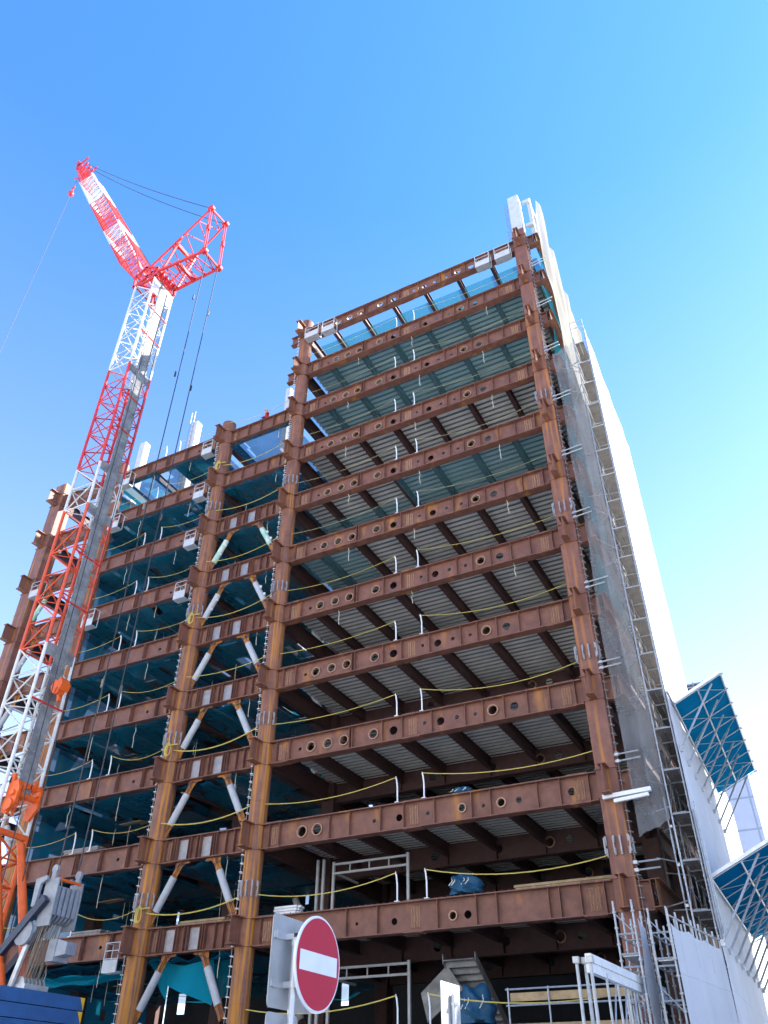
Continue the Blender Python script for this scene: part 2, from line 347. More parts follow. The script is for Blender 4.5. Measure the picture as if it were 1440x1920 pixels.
wide_front(11, [(-14.4, .50, .15)], [(-19.0, .55, .07), (-17.15, .50, .14), (-13.75, .50, .16)], [-24.0, -23.0, -19.45, -17.9, -15.05, -13.3, -12.4, -10.2, -9.75, -8.9, -7.95])
girder(12, XW0, XW1, YC)
for row in ROWS[1:]:
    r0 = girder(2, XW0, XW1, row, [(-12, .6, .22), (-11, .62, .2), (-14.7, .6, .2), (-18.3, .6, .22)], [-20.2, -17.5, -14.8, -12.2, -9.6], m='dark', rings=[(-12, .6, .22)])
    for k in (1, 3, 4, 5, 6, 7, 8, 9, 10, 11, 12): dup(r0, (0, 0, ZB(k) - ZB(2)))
# narrow braced bay beside the wide one, and the net bay left of it, and the far left braced bay
stC = [-30.5, -30.05, -29.9, -29.75, -29.0, -28.85, -28.45, -28.25, -27.5, -27.35, -27.2, -26.6, -26.1]
stB = [-40.6, -38.85, -38.65, -36.95, -36.8, -35.1, -35.0, -33.15, -33.05, -32.2]
for row in ROWS[:2]:
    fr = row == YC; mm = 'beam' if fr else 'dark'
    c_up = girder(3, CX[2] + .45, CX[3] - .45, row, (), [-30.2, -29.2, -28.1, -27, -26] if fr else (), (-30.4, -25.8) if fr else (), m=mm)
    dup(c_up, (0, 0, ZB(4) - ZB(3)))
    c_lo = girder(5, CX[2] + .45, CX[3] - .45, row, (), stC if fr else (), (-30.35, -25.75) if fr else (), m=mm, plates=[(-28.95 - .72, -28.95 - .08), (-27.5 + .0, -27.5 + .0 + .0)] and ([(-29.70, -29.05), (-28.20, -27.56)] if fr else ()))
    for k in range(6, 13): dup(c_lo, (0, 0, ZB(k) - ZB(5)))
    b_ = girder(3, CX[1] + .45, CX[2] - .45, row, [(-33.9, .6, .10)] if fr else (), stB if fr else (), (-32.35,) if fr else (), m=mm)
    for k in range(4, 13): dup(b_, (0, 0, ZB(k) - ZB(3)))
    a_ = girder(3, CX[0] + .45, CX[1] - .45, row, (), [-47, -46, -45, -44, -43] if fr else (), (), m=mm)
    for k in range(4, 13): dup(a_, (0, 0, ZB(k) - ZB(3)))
# columns
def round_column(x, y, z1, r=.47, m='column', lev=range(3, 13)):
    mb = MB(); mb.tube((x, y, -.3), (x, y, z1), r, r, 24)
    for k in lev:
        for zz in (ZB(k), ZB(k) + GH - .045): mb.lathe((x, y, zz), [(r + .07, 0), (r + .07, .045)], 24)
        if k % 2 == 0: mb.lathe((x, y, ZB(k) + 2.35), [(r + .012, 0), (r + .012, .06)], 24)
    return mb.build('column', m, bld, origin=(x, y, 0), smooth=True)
def box_column(x, y, z1, s, m='column', lev=range(1, 13), label=None, z0=-.3):
    mb = MB(); h = s / 2; c = .035
    pr = [(-h + c, -h), (h - c, -h), (h, -h + c), (h, h - c), (h - c, h), (-h + c, h), (-h, h - c), (-h, -h + c)]
    mb.prism([(x + a, y + b, z0) for a, b in pr], (0, 0, z1 - z0))
    for k in lev:
        for zz in (ZB(k), ZB(k) + GH - .045): mb.box(x - h - .05, x + h + .05, y - h - .05, y + h + .05, zz, zz + .045)
        if k % 2 == 0: mb.box(x - h - .008, x + h + .008, y - h - .008, y + h + .008, ZB(k) + 2.35, ZB(k) + 2.42)
    o = mb.build('column', m, bld, origin=(x, y, 0))
    if label: o['label'] = label
    return o
colC0 = box_column(CX[0] + .1, YC, 43.9, 1.15, 'column2', lev=range(3, 13))
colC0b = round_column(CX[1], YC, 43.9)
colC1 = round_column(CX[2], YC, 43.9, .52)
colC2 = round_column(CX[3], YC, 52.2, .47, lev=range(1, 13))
colC3 = box_column(CX[4], YC, 52.1, .87, 'column2')
for row in ROWS[1:]:
    for i, x in enumerate(CX):
        if row == ROWS[1] and i in (0, 1, 2):
            box_column(x, row, 43.0, .8, 'dark', (), None)
            box_column(x, row, 54.6 if i < 2 else 54.2, .72 if i != 2 else .5, 'offwhite', (), 'white wrapped column rising above the roof beams', 43.02)
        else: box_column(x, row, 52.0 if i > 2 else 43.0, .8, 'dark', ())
box_column(CX[4] - .12, YC + .55, 57.3, .8, 'offwhite', (), 'white wrapped column extension at the roof corner', 51.4)
# rungs, lugs
def rungs(c, x, y, r, z1, ang=R(205)):
    mb = MB(); z = 4.0
    dx, dy = math.cos(ang), math.sin(ang); tx, ty = -dy, dx
    while z < z1:
        cx, cy = x + dx * (r + .005), y + dy * (r + .005)
        a = (cx - tx * .11, cy - ty * .11, z); b = (a[0] + dx * .14, a[1] + dy * .14, z); e = (cx + tx * .11, cy + ty * .11, z); d = (e[0] + dx * .14, e[1] + dy * .14, z)
        for p, q in ((a, b), (b, d), (d, e)): mb.bar(p, q, .035, .035)
        mb.bar((b[0], b[1], z), (b[0], b[1], z + .4), .012, .012); z += .4
    return mb.build('rung_ladder', 'bare' if c is colC3 else 'white', c, smooth=False)
rungs(colC2, CX[3], YC, .47, 50.5); rungs(colC1, CX[2], YC, .52, 43)
rungs(colC0, CX[0] + .1, YC, .64, 43, R(180)); rungs(colC3, CX[4], YC, .47, 51, R(-22))
def lugs(c, x, y, r, zs, pts=6):
    for z in zs:
        mb = MB()
        for i in range(pts):
            t = R(-160 + i * 140 / (pts - 1)); dx, dy = math.cos(t), math.sin(t)
            if r > .6 or c is colC3: dx, dy = dx / max(abs(dx), abs(dy)), dy / max(abs(dx), abs(dy))
            cx, cy = x + dx * (r + .06), y + dy * (r + .06)
            mb.bar((cx, cy, z - .36), (cx, cy, z - .1), .07, .07); mb.bar((cx, cy, z + .1), (cx, cy, z + .36), .07, .07)
            mb.bar((cx + dx * .06, cy + dy * .06, z - .3), (cx + dx * .06, cy + dy * .06, z + .3), .05, .05)
        mb.build('splice_lug', 'bare', c)
lugs(colC2, CX[3], YC, .47, (10.4, 18.9, 27.3, 35.7)); lugs(colC1, CX[2], YC, .52, (10.4, 18.9, 27.3, 35.7)); lugs(colC3, CX[4], YC, .435, (10.3, 18.7, 27.1, 35.4))
# bracket stubs on the columns
def stub(k, x, y0, y1, w=.42, h=GH):
    mb = MB(); mb.ibeam((x, y0, ZB(k)), (x, y1, ZB(k)), h, w, .045, .03); mb.box(x - w / 2 - .01, x + w / 2 + .01, y1 - .03, y1 + .0, ZB(k) + .05, ZB(k) + .06)
    return mb.build('bracket', 'column2', bld, origin=(x, y0, ZB(k)))
for x, r, ks in ((CX[3], .45, range(1, 13)), (CX[2], .5, range(3, 13)), (CX[0] + .1, .57, range(3, 13)), (CX[4], .435, range(1, 13))):
    ks = list(ks); w = .42 if x < -10 else .34
    s0 = stub(ks[0], x, YC - r, YC - r - (.82 if x < -10 else .75), w)
    for k in ks[1:]: dup(s0, (0, 0, ZB(k) - ZB(ks[0])))
mb = MB(); mb.ibeam((CX[4] + .43, YC, ZB(1)), (-6.2, YC, ZB(1)), GH * .9, .4, .045, .03); mb.box(-6.2, -6.17, YC - .22, YC + .22, ZB(1), ZB(1) + GH * .9)
s0 = mb.build('edge_bracket', 'beam', bld, origin=(CX[4], YC, ZB(1)))
for k in range(2, 13): dup(s0, (0, 0, ZB(k) - ZB(1)))
for k, x in ((1, CX[3] - .45), (2, CX[3] - .45)):
    mb = MB(); mb.ibeam((x, YC, ZB(k)), (x - .85, YC, ZB(k)), GH * .75, .4, .045, .03); mb.build('edge_bracket', 'beam', bld)
# beams running into depth
def depth_beam(name, k, x, y0, y1, h, w, z, m='dark'):
    mb = MB(); mb.ibeam((x, y0, z), (x, y1, z), h, w, .03, .02)
    return mb.build(name, m, bld, origin=(x, y0, z))
for i, x in enumerate((-22.75, -20.1, -17.5, -14.85, -12.2, -9.6)):
    b0 = depth_beam('secondary_beam', 2, x, YC + .016, ROWS[2] - .02, .62, .26, ZB(2) + .52)
    for k in (1,) + tuple(range(3, 12)): dup(b0, (0, 0, ZB(k) - ZB(2)))
for x in (-39, -36.6, -34):
    b0 = depth_beam('secondary_beam', 3, x, YC + .016, ROWS[2] - .02, .62, .26, ZB(3) + .52)
    for k in range(4, 12): dup(b0, (0, 0, ZB(k) - ZB(3)))
for x in CX + (-5.98,):
    ks = list(range(1, 13)) if x > -30 else list(range(3, 13))
    y0 = YC + (.5 if x != -5.98 else -.2)
    b0 = depth_beam('tie_beam', ks[0], x, y0, ROWS[2] - .4, 1.0, .36, ZB(ks[0]) + .1, 'beam' if x > -7 else 'dark')
    for k in ks[1:]: dup(b0, (0, 0, ZB(k) - ZB(ks[0])))
# corrugated decks
def deck(k, x0, x1, y0, y1, pitch=.42, name='floor_deck'):
    mb = MB(); z = ZB(k) + 1.145; n = int((y1 - y0) / pitch); pts = []
    for i in range(n):
        y = y0 + i * pitch; pts += [(y, 0), (y + pitch * .58, 0), (y + pitch * .60, .15), (y + pitch * .98, .15)]
    pts.append((y0 + n * pitch, 0))
    vs = [(x, y, z + h) for x in (x0, x1) for y, h in pts]; N = len(pts)
    for i in range(N - 1): mb.add([vs[i], vs[i + 1], vs[N + i + 1], vs[N + i]], [(0, 1, 2, 3)], 0 if i % 4 == 0 else 1)
    mb.box(x0, x1, y0, y0 + n * pitch, z + .16, z + .18, 1)
    return mb.build(name, ['deck', 'groove_shade'], bld, origin=(x0, y0, z))
d0 = deck(2, XW0 - .05, XW1 + .9, YC + .5, ROWS[2] + .1)
for k in range(3, 13): dup(d0, (0, 0, ZB(k) - ZB(2)))
# partial floors in the net bay: loose deck panels that leave gaps for the sky
for k in range(3, 13):
    mb = MB(); z = ZB(k) + GH + .004; rnd = random.Random(k * 11)
    for bx in range(14):
        for by in range(7):
            x = CX[1] + .4 + bx * 1.18; y = YC + .4 + by * 1.95
            if x > CX[3] - 1.2: continue
            pr = (1 if 3 < bx < 7 else 0) if k == 3 else .80
            if rnd.random() < pr: mb.box(x, x + 1.15, y, y + 1.9, z, z + .08)
    mb.build('floor_deck', 'bare', bld, origin=(CX[1], YC, z))
# braces (chevrons under the girders of the narrow bays), grey sleeves between rusty ends
def brace(top, bot, y, k, wrap=None, m='column'):
    zt, zb = ZB(k) - .02, ZB(k + 1) + GH + .25
    a = Vector((top, y, zt)); b = Vector((bot, y, zb)); mb = MB()
    d = b - a
    mb.bar(a, b, .16, .16); mb.bar(a + d * .02, a + d * .30, .05, .34); mb.bar(a + d * .74, b, .05, .36)
    mb.bar(a + d * .02, a + d * .22, .30, .05); mb.bar(a + d * .8, b, .30, .05)
    mb.prism([(top - .35, y - .02, ZB(k) - .001), (top + .35, y - .02, ZB(k) - .001), (top + d.x * .2 + .08, y - .02, zt + d.z * .2), (top + d.x * .2 - .08, y - .02, zt + d.z * .2)], (0, .04, 0))
    mb.bar((top, y, zt - .05), (top + (-.55 if bot > top else .55) * 1.0, y, ZB(k) - .03), .05, .12)
    o = mb.build('brace', m, bld, origin=(top, y, ZB(k)))
    s = MB(); s.tube(a + d * .24, a + d * .80, .185, .185, 14); sl = s.build('brace_sleeve', wrap or 'grey', o, smooth=True)
    for t in (.4, .62):
        q = a + d * t; s2 = MB(); s2.box(q.x + .14, q.x + .27, y - .06, y + .04, q.z - .02, q.z + .14); s2.build('lifting_lug', 'white', sl)
    return o
for row in ROWS[:2]:
    for (t, b) in ((-29.45, -30.95), (-27.3, -25.75)):
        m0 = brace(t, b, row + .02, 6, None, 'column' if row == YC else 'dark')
        for k in range(7, 12): dup(m0, (0, 0, ZB(k) - ZB(6)))
        if row == YC: w = brace(t, b, row + .02, 5, 'green'); w['label'] = 'brace wrapped in pale green plastic'
    for (t, b) in ((-46.2, -47.7), (-44.0, -42.4)):
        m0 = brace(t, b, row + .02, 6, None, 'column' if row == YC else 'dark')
        for k in range(7, 12): dup(m0, (0, 0, ZB(k) - ZB(6)))
        w = brace(t, b, row + .02, 5, 'green'); w['label'] = 'brace wrapped in pale green plastic'
# ground floor interior: staircase, stud frames, roof top frame and ladder
mb = MB(); n = 11
for i in range(n):
    t = i / (n - 1); y = 39.6 - 3.4 * t; z = 5.0 + 2.2 * t
    mb.box(-16.05, -14.6, y - .17, y + .17, z, z + .05); mb.box(-16.05, -14.6, y + .15, y + .17, z - .2, z)
for x in (-16.1, -14.58): mb.prism([(x, 39.9, 4.7), (x, 36.1, 7.15), (x, 36.1, 7.5), (x, 39.9, 5.1)], (.05, 0, 0))
mb.prism([(-17.3, 36.4, 6.1), (-16.0, 36.4, 7.1), (-15.3, 36.4, 6.15), (-17.0, 36.4, 5.0)], (0, .08, 0))
st = mb.build('staircase', 'guard', bld)
for zf in (ZB(11) + GH + .25, ZB(12) + GH + .25):
    mb = MB(); z0 = zf; zt = zf + 2.75
    for x in (-23.3, -22.95, -22.35, -18.15): mb.bar((x, 37, z0), (x, 37, zt + (.2 if x < -22.9 else 0)), .12, .12)
    for z in (zt - .55, zt - .12): mb.bar((-22.3, 37, z), (-18.2, 37, z), .10, .10)
    for x in (-21.4, -20.3, -19.2): mb.bar((x, 37, zt - .5), (x, 37, zt - .17), .06, .06)
    mb.bar((-22.35, 37, zt - .5), (-22.35, 39.5, zt - .5), .1, .1)
    mb.build('stud_frame', 'grey', bld)
mb = MB()
for x in (-7.98, -7.72): mb.bar((x, 34.0, 52.4), (x, 34.0, 56.9), .035, .035)
for i in range(15): mb.bar((-7.98, 34.0, 52.6 + i * .29), (-7.72, 34.0, 52.6 + i * .29), .025, .025)
mb.build('access_ladder', 'bare', bld)
mb = MB()
for x, y in ((-6.2, 34.5), (-6.2, 36.0)): mb.bar((x, y, 51.3), (x, y, 57.2), .26, .26)
for z in (53.6, 56.6): mb.bar((-6.62, 34.2, z), (-6.1, 34.2, z), .2, .3); mb.bar((-6.2, 34.3, z), (-6.2, 36, z), .2, .24)
mb.build('roof_post_frame', 'offwhite', bld)
mb = MB()
for i in range(14): mb.bar((-42.35, 40.1, 46 + i * .62), (-41.95, 40.1, 46 + i * .62), .03, .03)
for x in (-42.35, -41.95): mb.bar((x, 40.1, 45), (x, 40.1, 55.9), .04, .04)
mb.build('access_ladder', 'bare', bld)

# ---------------------------------------------------------------- back of the building
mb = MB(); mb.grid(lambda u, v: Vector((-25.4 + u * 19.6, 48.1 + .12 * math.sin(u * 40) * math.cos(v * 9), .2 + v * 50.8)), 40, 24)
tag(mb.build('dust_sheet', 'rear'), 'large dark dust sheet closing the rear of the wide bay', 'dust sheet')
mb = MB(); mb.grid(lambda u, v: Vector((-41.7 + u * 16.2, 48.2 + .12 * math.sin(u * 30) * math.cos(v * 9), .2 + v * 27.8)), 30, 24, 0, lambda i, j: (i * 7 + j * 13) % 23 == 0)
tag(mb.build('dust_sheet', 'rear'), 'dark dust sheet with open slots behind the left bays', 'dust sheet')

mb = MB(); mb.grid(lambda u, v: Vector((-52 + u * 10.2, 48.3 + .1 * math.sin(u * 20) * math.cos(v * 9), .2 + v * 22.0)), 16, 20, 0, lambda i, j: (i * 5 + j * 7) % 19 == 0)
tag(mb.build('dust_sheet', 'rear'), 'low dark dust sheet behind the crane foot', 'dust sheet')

# ---------------------------------------------------------------- teal safety nets
def net(name, x0, x1, y0, y1, z, depth, m, label, cat='safety net', group='teal safety nets under the floors', seed=0, holes=0., front=0.5, wav=1.):
    rnd = random.Random(seed); mb = MB(); nu, nv = 26, 14
    ph = [rnd.uniform(0, 6) for _ in range(6)]
    def fn(u, v):
        s = (1 - math.exp(-6 * v)) * depth * (4 * u * (1 - u)) ** .7 * (.6 + .4 * math.sin(3.1 * v + ph[0]) ** 2) + (1 - math.exp(-8 * v)) * wav * (.14 * math.sin(9 * u + ph[1]) * math.sin(7 * v + ph[2]) + .05 * math.sin(23 * u + ph[3]))
        drop = front * max(0, 1 - v * 9) * (abs(math.sin(u * math.pi * 4 + ph[4])) ** .6)
        return Vector((x0 + (x1 - x0) * u, y0 + (y1 - y0) * v, z - max(0, s) - drop))
    sk = {(rnd.randrange(nu), rnd.randrange(nv)) for _ in range(int(holes * nu * nv))}
    mb.grid(fn, nu, nv, 0, (lambda i, j: (i, j) in sk) if holes else None)
    return tag(mb.build(name, m, smooth=True), label, cat, group)
net('safety_net', -24.6, -6.5, 35.25, 47, ZB(1) + .92, .12, 'netr', 'teal safety net under the roof of the wide right bay', seed=1, front=0, wav=.5)
net('safety_net', -24.3, -7.4, 34.1, 47, ZB(2) + .42, .12, 'net', 'pale teal net below the deck at the second girder of the wide bay', seed=2, front=0, wav=.3)
net('safety_net', -24.3, -7.4, 34.1, 47, ZB(3) + .40, .16, 'net', 'teal net filling the wide bay below its third girder', seed=3, front=0, wav=.3)
net('safety_net', -17.4, -7.4, 34.1, 47, ZB(5) + .40, .15, 'net', 'teal net in the right half of the wide bay below its fifth girder', seed=4, front=0, wav=.3)
net('safety_net', -24.3, -17.6, 36.2, 47, ZB(5) + .40, .12, 'net', 'teal net in the left half of the wide bay below its fifth girder', seed=5, front=0, wav=.3)
net('safety_net', -24.2, -20.3, 34.2, 40.2, ZB(6) + .40, .2, 'net', 'small teal net patch at the left end below the sixth girder of the wide bay', seed=6, front=0, wav=.3)
for k in range(3, 12):
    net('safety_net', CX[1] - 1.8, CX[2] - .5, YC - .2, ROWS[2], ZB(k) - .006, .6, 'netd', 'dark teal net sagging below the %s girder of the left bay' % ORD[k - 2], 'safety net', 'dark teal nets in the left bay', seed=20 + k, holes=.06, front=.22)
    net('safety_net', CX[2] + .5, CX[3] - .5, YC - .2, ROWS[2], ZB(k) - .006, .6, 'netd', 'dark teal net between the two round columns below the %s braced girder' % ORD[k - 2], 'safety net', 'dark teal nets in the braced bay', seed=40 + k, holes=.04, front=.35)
mb = MB()
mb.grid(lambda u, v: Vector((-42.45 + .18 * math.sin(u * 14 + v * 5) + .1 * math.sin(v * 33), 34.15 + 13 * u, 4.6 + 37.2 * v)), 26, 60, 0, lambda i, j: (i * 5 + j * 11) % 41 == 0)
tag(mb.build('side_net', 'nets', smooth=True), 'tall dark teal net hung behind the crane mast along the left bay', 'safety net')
# bright tarps at the bottom of the braced bay
mb = MB()
def tarp(u, v):
    x = -29.9 + 2.9 * u + .25 * v; top = 7.75 - .25 * math.sin(u * math.pi); bot = 6.75 - .95 * u
    return Vector((x, 33.95 + .14 * math.sin(7 * u + 2 * v) + .3 * v * (1 - v), top + (bot - top) * v))
mb.grid(tarp, 22, 10); mb.grid(lambda u, v: Vector((-31.2 + 1.5 * u, 34.3 + .15 * math.sin(6 * u), 8.15 - .5 * u - (.3 + 1.2 * u * v) * v)), 12, 6)
tag(mb.build('tarp', 'tarp', smooth=True), 'bright cyan tarp hanging loose between the lowest pair of braces', 'tarp')
mb = MB(); mb.grid(lambda u, v: Vector((-27.6 + 1.2 * u, 34.6 + .1 * math.sin(8 * u), 8.25 - .3 * math.sin(u * math.pi) * (1 - v) - 2.1 * v)), 10, 6)
tag(mb.build('tarp', 'netv', smooth=True), 'darker teal tarp hanging behind the right lowest brace', 'tarp')
mb = MB(); mb.grid(lambda u, v: Vector((-40.5 + 8.4 * u, 34.3 + .25 * math.sin(v * 6.28 + 2 * math.sin(9 * u)), 7.7 - .25 * math.sin(u * 3.14) - .42 * (v + .12 * math.sin(u * 21)))), 40, 8)
tag(mb.build('rolled_net', 'tarp', smooth=True), 'rolled cyan net slung below the lowest left girder beside the counterweight', 'safety net')
# crumpled vertical nets between the corner column and the grey mesh
for k in range(1, 8):
    rnd = random.Random(k); ph = rnd.uniform(0, 6); mb = MB()
    def vn(u, v, k=k, ph=ph):
        x = -6.05 + .16 * math.sin(11 * u + ph + 3 * v) * (.3 + v); y = 33.95 + 5.5 * u
        return Vector((x - .35 * v * (1 - v), y, ZB(k) + .05 - 2.9 * v + .12 * math.sin(13 * u)))
    mb.grid(vn, 24, 10)
    tag(mb.build('side_net', 'netv', smooth=True), 'crumpled teal net beside the corner column below its %s edge bracket' % ORD[k], 'safety net', 'crumpled nets beside the corner column')

# ---------------------------------------------------------------- ropes, posts, platforms, cords
def rope(pts, label, group, r=.02, m='rope', name='safety_rope'):
    mb = MB(); mb.path(pts, r, 5); return tag(mb.build(name, m, smooth=True), label, 'rope', group)
POST = None
def post(x, z, label, group):
    global POST
    if POST is None:
        mb = MB(); mb.path([(0, 0, 0), (.0, 0, .7), (-.03, -.02, 1.05), (-.05, -.05, 1.12)], .036, 8); mb.box(-.1, .1, -.1, .1, -.02, .015); mb.tube((-.05, -.05, 1.12), (-.05, -.05, 1.2), .02)
        POST = mb.build('rope_post', 'white', origin=(0, 0, 0), smooth=True); o = POST
    else: o = POST.copy(); col.objects.link(o)
    o.location = (x, YC - .12, z); return tag(o, label, 'rope post', group)
for k in range(2, 13):
    zt = ZB(k) + GH + .05; r_ = random.Random(k); n = ORD[k]
    w1 = 'on the %s wide girder' % n
    post(-16.95 + r_.uniform(-.08, .08), zt, 'white rope post, left of the pair ' + w1, 'rope posts on the wide girders')
    post(-15.55 + r_.uniform(-.08, .08), zt, 'white rope post, right of the pair ' + w1, 'rope posts on the wide girders')
    rope(sag((CX[3] + .5, YC - .15, zt + .95), (-17.0, YC - .17, zt + 1.15), .22 + r_.random() * .2), 'yellow rope from the round column to the left post ' + w1, 'yellow ropes of the wide bay', .009 if k < 7 else .002 * k, 'palerope' if k < 7 else 'rope')
    rope(sag((-15.6, YC - .17, zt + 1.15), (CX[4] - .45, YC - .15, zt + .85), .3 + r_.random() * .25), 'yellow rope from the right post to the corner column ' + w1, 'yellow ropes of the wide bay', .009 if k < 7 else .002 * k, 'palerope' if k < 7 else 'rope')
for k in range(3, 12):
    zt = ZB(k) + GH + .03; r_ = random.Random(k + 50); n = ORD[k - 2]
    w1 = 'on the %s left bay girder' % n
    xa = -37.3 + r_.uniform(-.15, .15); xb = -36.05 + r_.uniform(-.35, .2)
    post(xa, zt, 'pale rope post, left of the pair ' + w1, 'rope posts on the left girders')
    post(xb, zt, 'pale rope post, right of the pair ' + w1, 'rope posts on the left girders')
    rope(sag((CX[1] + .6, YC - .15, zt + .8), (xa, YC - .17, zt + 1.15), .2), 'yellow rope from the mast side to the left post ' + w1, 'yellow ropes of the left bay', .014)
    rope(sag((xb, YC - .17, zt + 1.15), (CX[2] - .5, YC - .2, zt + .9), .25 + r_.random() * .2), 'yellow rope from the right post to the round column ' + w1, 'yellow ropes of the left bay', .014)
    rope(sag((CX[2] + .4, YC - .4, zt + .55 + r_.random() * .3), (CX[3] - .4, YC - .35, zt + .9), .25 + r_.random() * .25), 'yellow rope between the round columns above the %s braced girder' % n, 'yellow ropes of the braced bay', .02 if k < 9 else .03)
# rope coils tied on the round columns
def coil(x, y, z, label):
    mb = MB(); r_ = random.Random(int(z * 7))
    for q in range(4):
        pts = []
        for i in range(13):
            t = 2 * math.pi * i / 12; pts.append((x + .13 * math.sin(t) * (1 + .2 * q), y - .06 - .03 * q + .02 * math.sin(t * 2), z - .28 - .30 * math.cos(t) * (1 + .1 * q) + r_.uniform(-.03, .03)))
        mb.path(pts, .022, 4)
    mb.path([(x - .45, y + .1, z + .03), (x, y - .06, z), (x + .45, y + .12, z + .04)], .035, 5)
    tag(mb.build('rope_coil', 'rope', smooth=True), label, 'rope', 'coiled yellow ropes on the columns')
for k, nm in ((11, 'lowest visible'), (9, 'third lowest'), (7, 'fifth lowest'), (4, 'second highest')):
    coil(CX[2] + .2, YC - .58, ZB(k) + GH + .85, 'yellow rope coil tied on the left round column above its %s girder' % nm)
coil(CX[2] + .25, YC - .6, 4.9, 'thick yellow rope coil at the foot of the left round column')
# hanging work platforms (small white baskets hooked over girders)
PLAT = None
def platform(x0, x1, z, label):
    global PLAT
    if PLAT is None:
        p = empty('hanging_platform', (0, 0, 0), label, 'work platform', 'white work platforms hooked on the girders')
        w = .9; fb = MB()
        for x in (-.45, .45):
            for y in (-.5, -.02): fb.bar((x, y, 0), (x, y, 1.25), .04, .04)
            fb.bar((x, -.5, 1.25), (x, .3, 1.25), .04, .04); fb.bar((x, .3, 1.25), (x, .3, 1.05), .04, .04)
        for z_ in (.55, .9, 1.25): fb.bar((-.45, -.5, z_), (.45, -.5, z_), .035, .035)
        fb.build('platform_frame', 'offwhite', p)
        fb = MB(); fb.box(-.46, .46, -.5, -.02, -.02, .02)
        for q in range(5): fb.bar((-.46, -.5 + q * .12, -.03), (.46, -.5 + q * .12, -.03), .03, .03)
        fb.build('platform_floor', 'alu', p)
        fb = MB(); fb.box(-.45, .45, -.53, -.505, .0, .5)
        for q in (.16, .33): fb.box(-.45, .45, -.54, -.531, q, q + .012)
        fb.build('kick_board', 'offwhite', p); PLAT = p; o = p
    else:
        o = PLAT.copy(); col.objects.link(o)
        for ch in PLAT.children: d = ch.copy(); col.objects.link(d); d.parent = o
        tag(o, label, 'work platform', 'white work platforms hooked on the girders')
    o.location = ((x0 + x1) / 2, YC - .28, z - .5 * (z - 1.6) / 33); o.scale = (abs(x1 - x0) / .92, 1, 1)
for k, n in ((3, 'topmost'), (4, 'second'), (5, 'third'), (6, 'fourth')):
    platform(-32.85, -31.95, ZB(k) - .25, 'white work platform left of the round column on the %s left bay girder' % n)
platform(-32.75, -31.85, ZB(11) - .55, 'white work platform beside the round column on the lowest left bay girder')
for k, n in ((3, 'topmost'), (4, 'second'), (6, 'fourth')):
    platform(-40.9, -39.9, ZB(k) - .25, 'white work platform just right of the crane mast on the %s left bay girder' % n)
platform(-47.5, -46.5, ZB(5) - .2, 'white work platform beside the far left square column')
platform(-24.5, -23.3, ZB(1) + .05, 'white work platform at the left end of the roof girder, against the round column')
platform(-22.95, -21.9, ZB(1) - .1, 'white work platform second from the left end of the roof girder')
platform(-10.35, -9.3, ZB(1) - .1, 'white work platform second from the right end of the roof girder')
platform(-8.9, -7.8, ZB(1) - .1, 'white work platform at the right end of the roof girder')
# dangling tie cords under the girders
CORD = []
for q in range(3):
    mb = MB(); rr = random.Random(q); p = [Vector((0, 0, 0))]
    for i in range(4): p.append(p[-1] + Vector((rr.uniform(-.06, .06), rr.uniform(-.04, .04), -.26)))
    mb.path(p, .018, 4); CORD.append(mb)
cproto = []
def cord(x, k, q, label, y=YC + .1, s=1.0, grp='tie cords under the girders'):
    while len(cproto) <= q: cproto.append(None)
    if cproto[q] is None: o = cproto[q] = CORD[q].build('hanging_rope', 'cord', origin=(0, 0, 0))
    else: o = cproto[q].copy(); col.objects.link(o)
    o.location = (x, y, ZB(k) - .02); o.scale = (1, 1, s); tag(o, label, 'rope', grp)
for k in range(2, 8):
    rr = random.Random(k)
    for x, wh in ((-20.6, 'left part'), (-15.7, 'middle'), (-10.3, 'right part')):
        cord(x + rr.uniform(-.5, .5), k, rr.randrange(3), 'pale tie cord dangling below the %s of the %s wide girder' % (wh, ORD[k]), s=rr.uniform(.7, 1.2))
for k in range(3, 12):
    rr = random.Random(k + 9)
    for x, wh in ((-38.2, 'left part'), (-34.4, 'right part')):
        cord(x + rr.uniform(-.8, .8), k, rr.randrange(3), 'pale tie cord dangling below the %s of the %s left bay girder' % (wh, ORD[k - 2]), s=rr.uniform(.9, 1.6))
    cord(-26.5 + rr.uniform(-.3, .3), k, rr.randrange(3), 'pale tie cord dangling below the %s braced girder' % ORD[k - 2], s=rr.uniform(.7, 1.1))

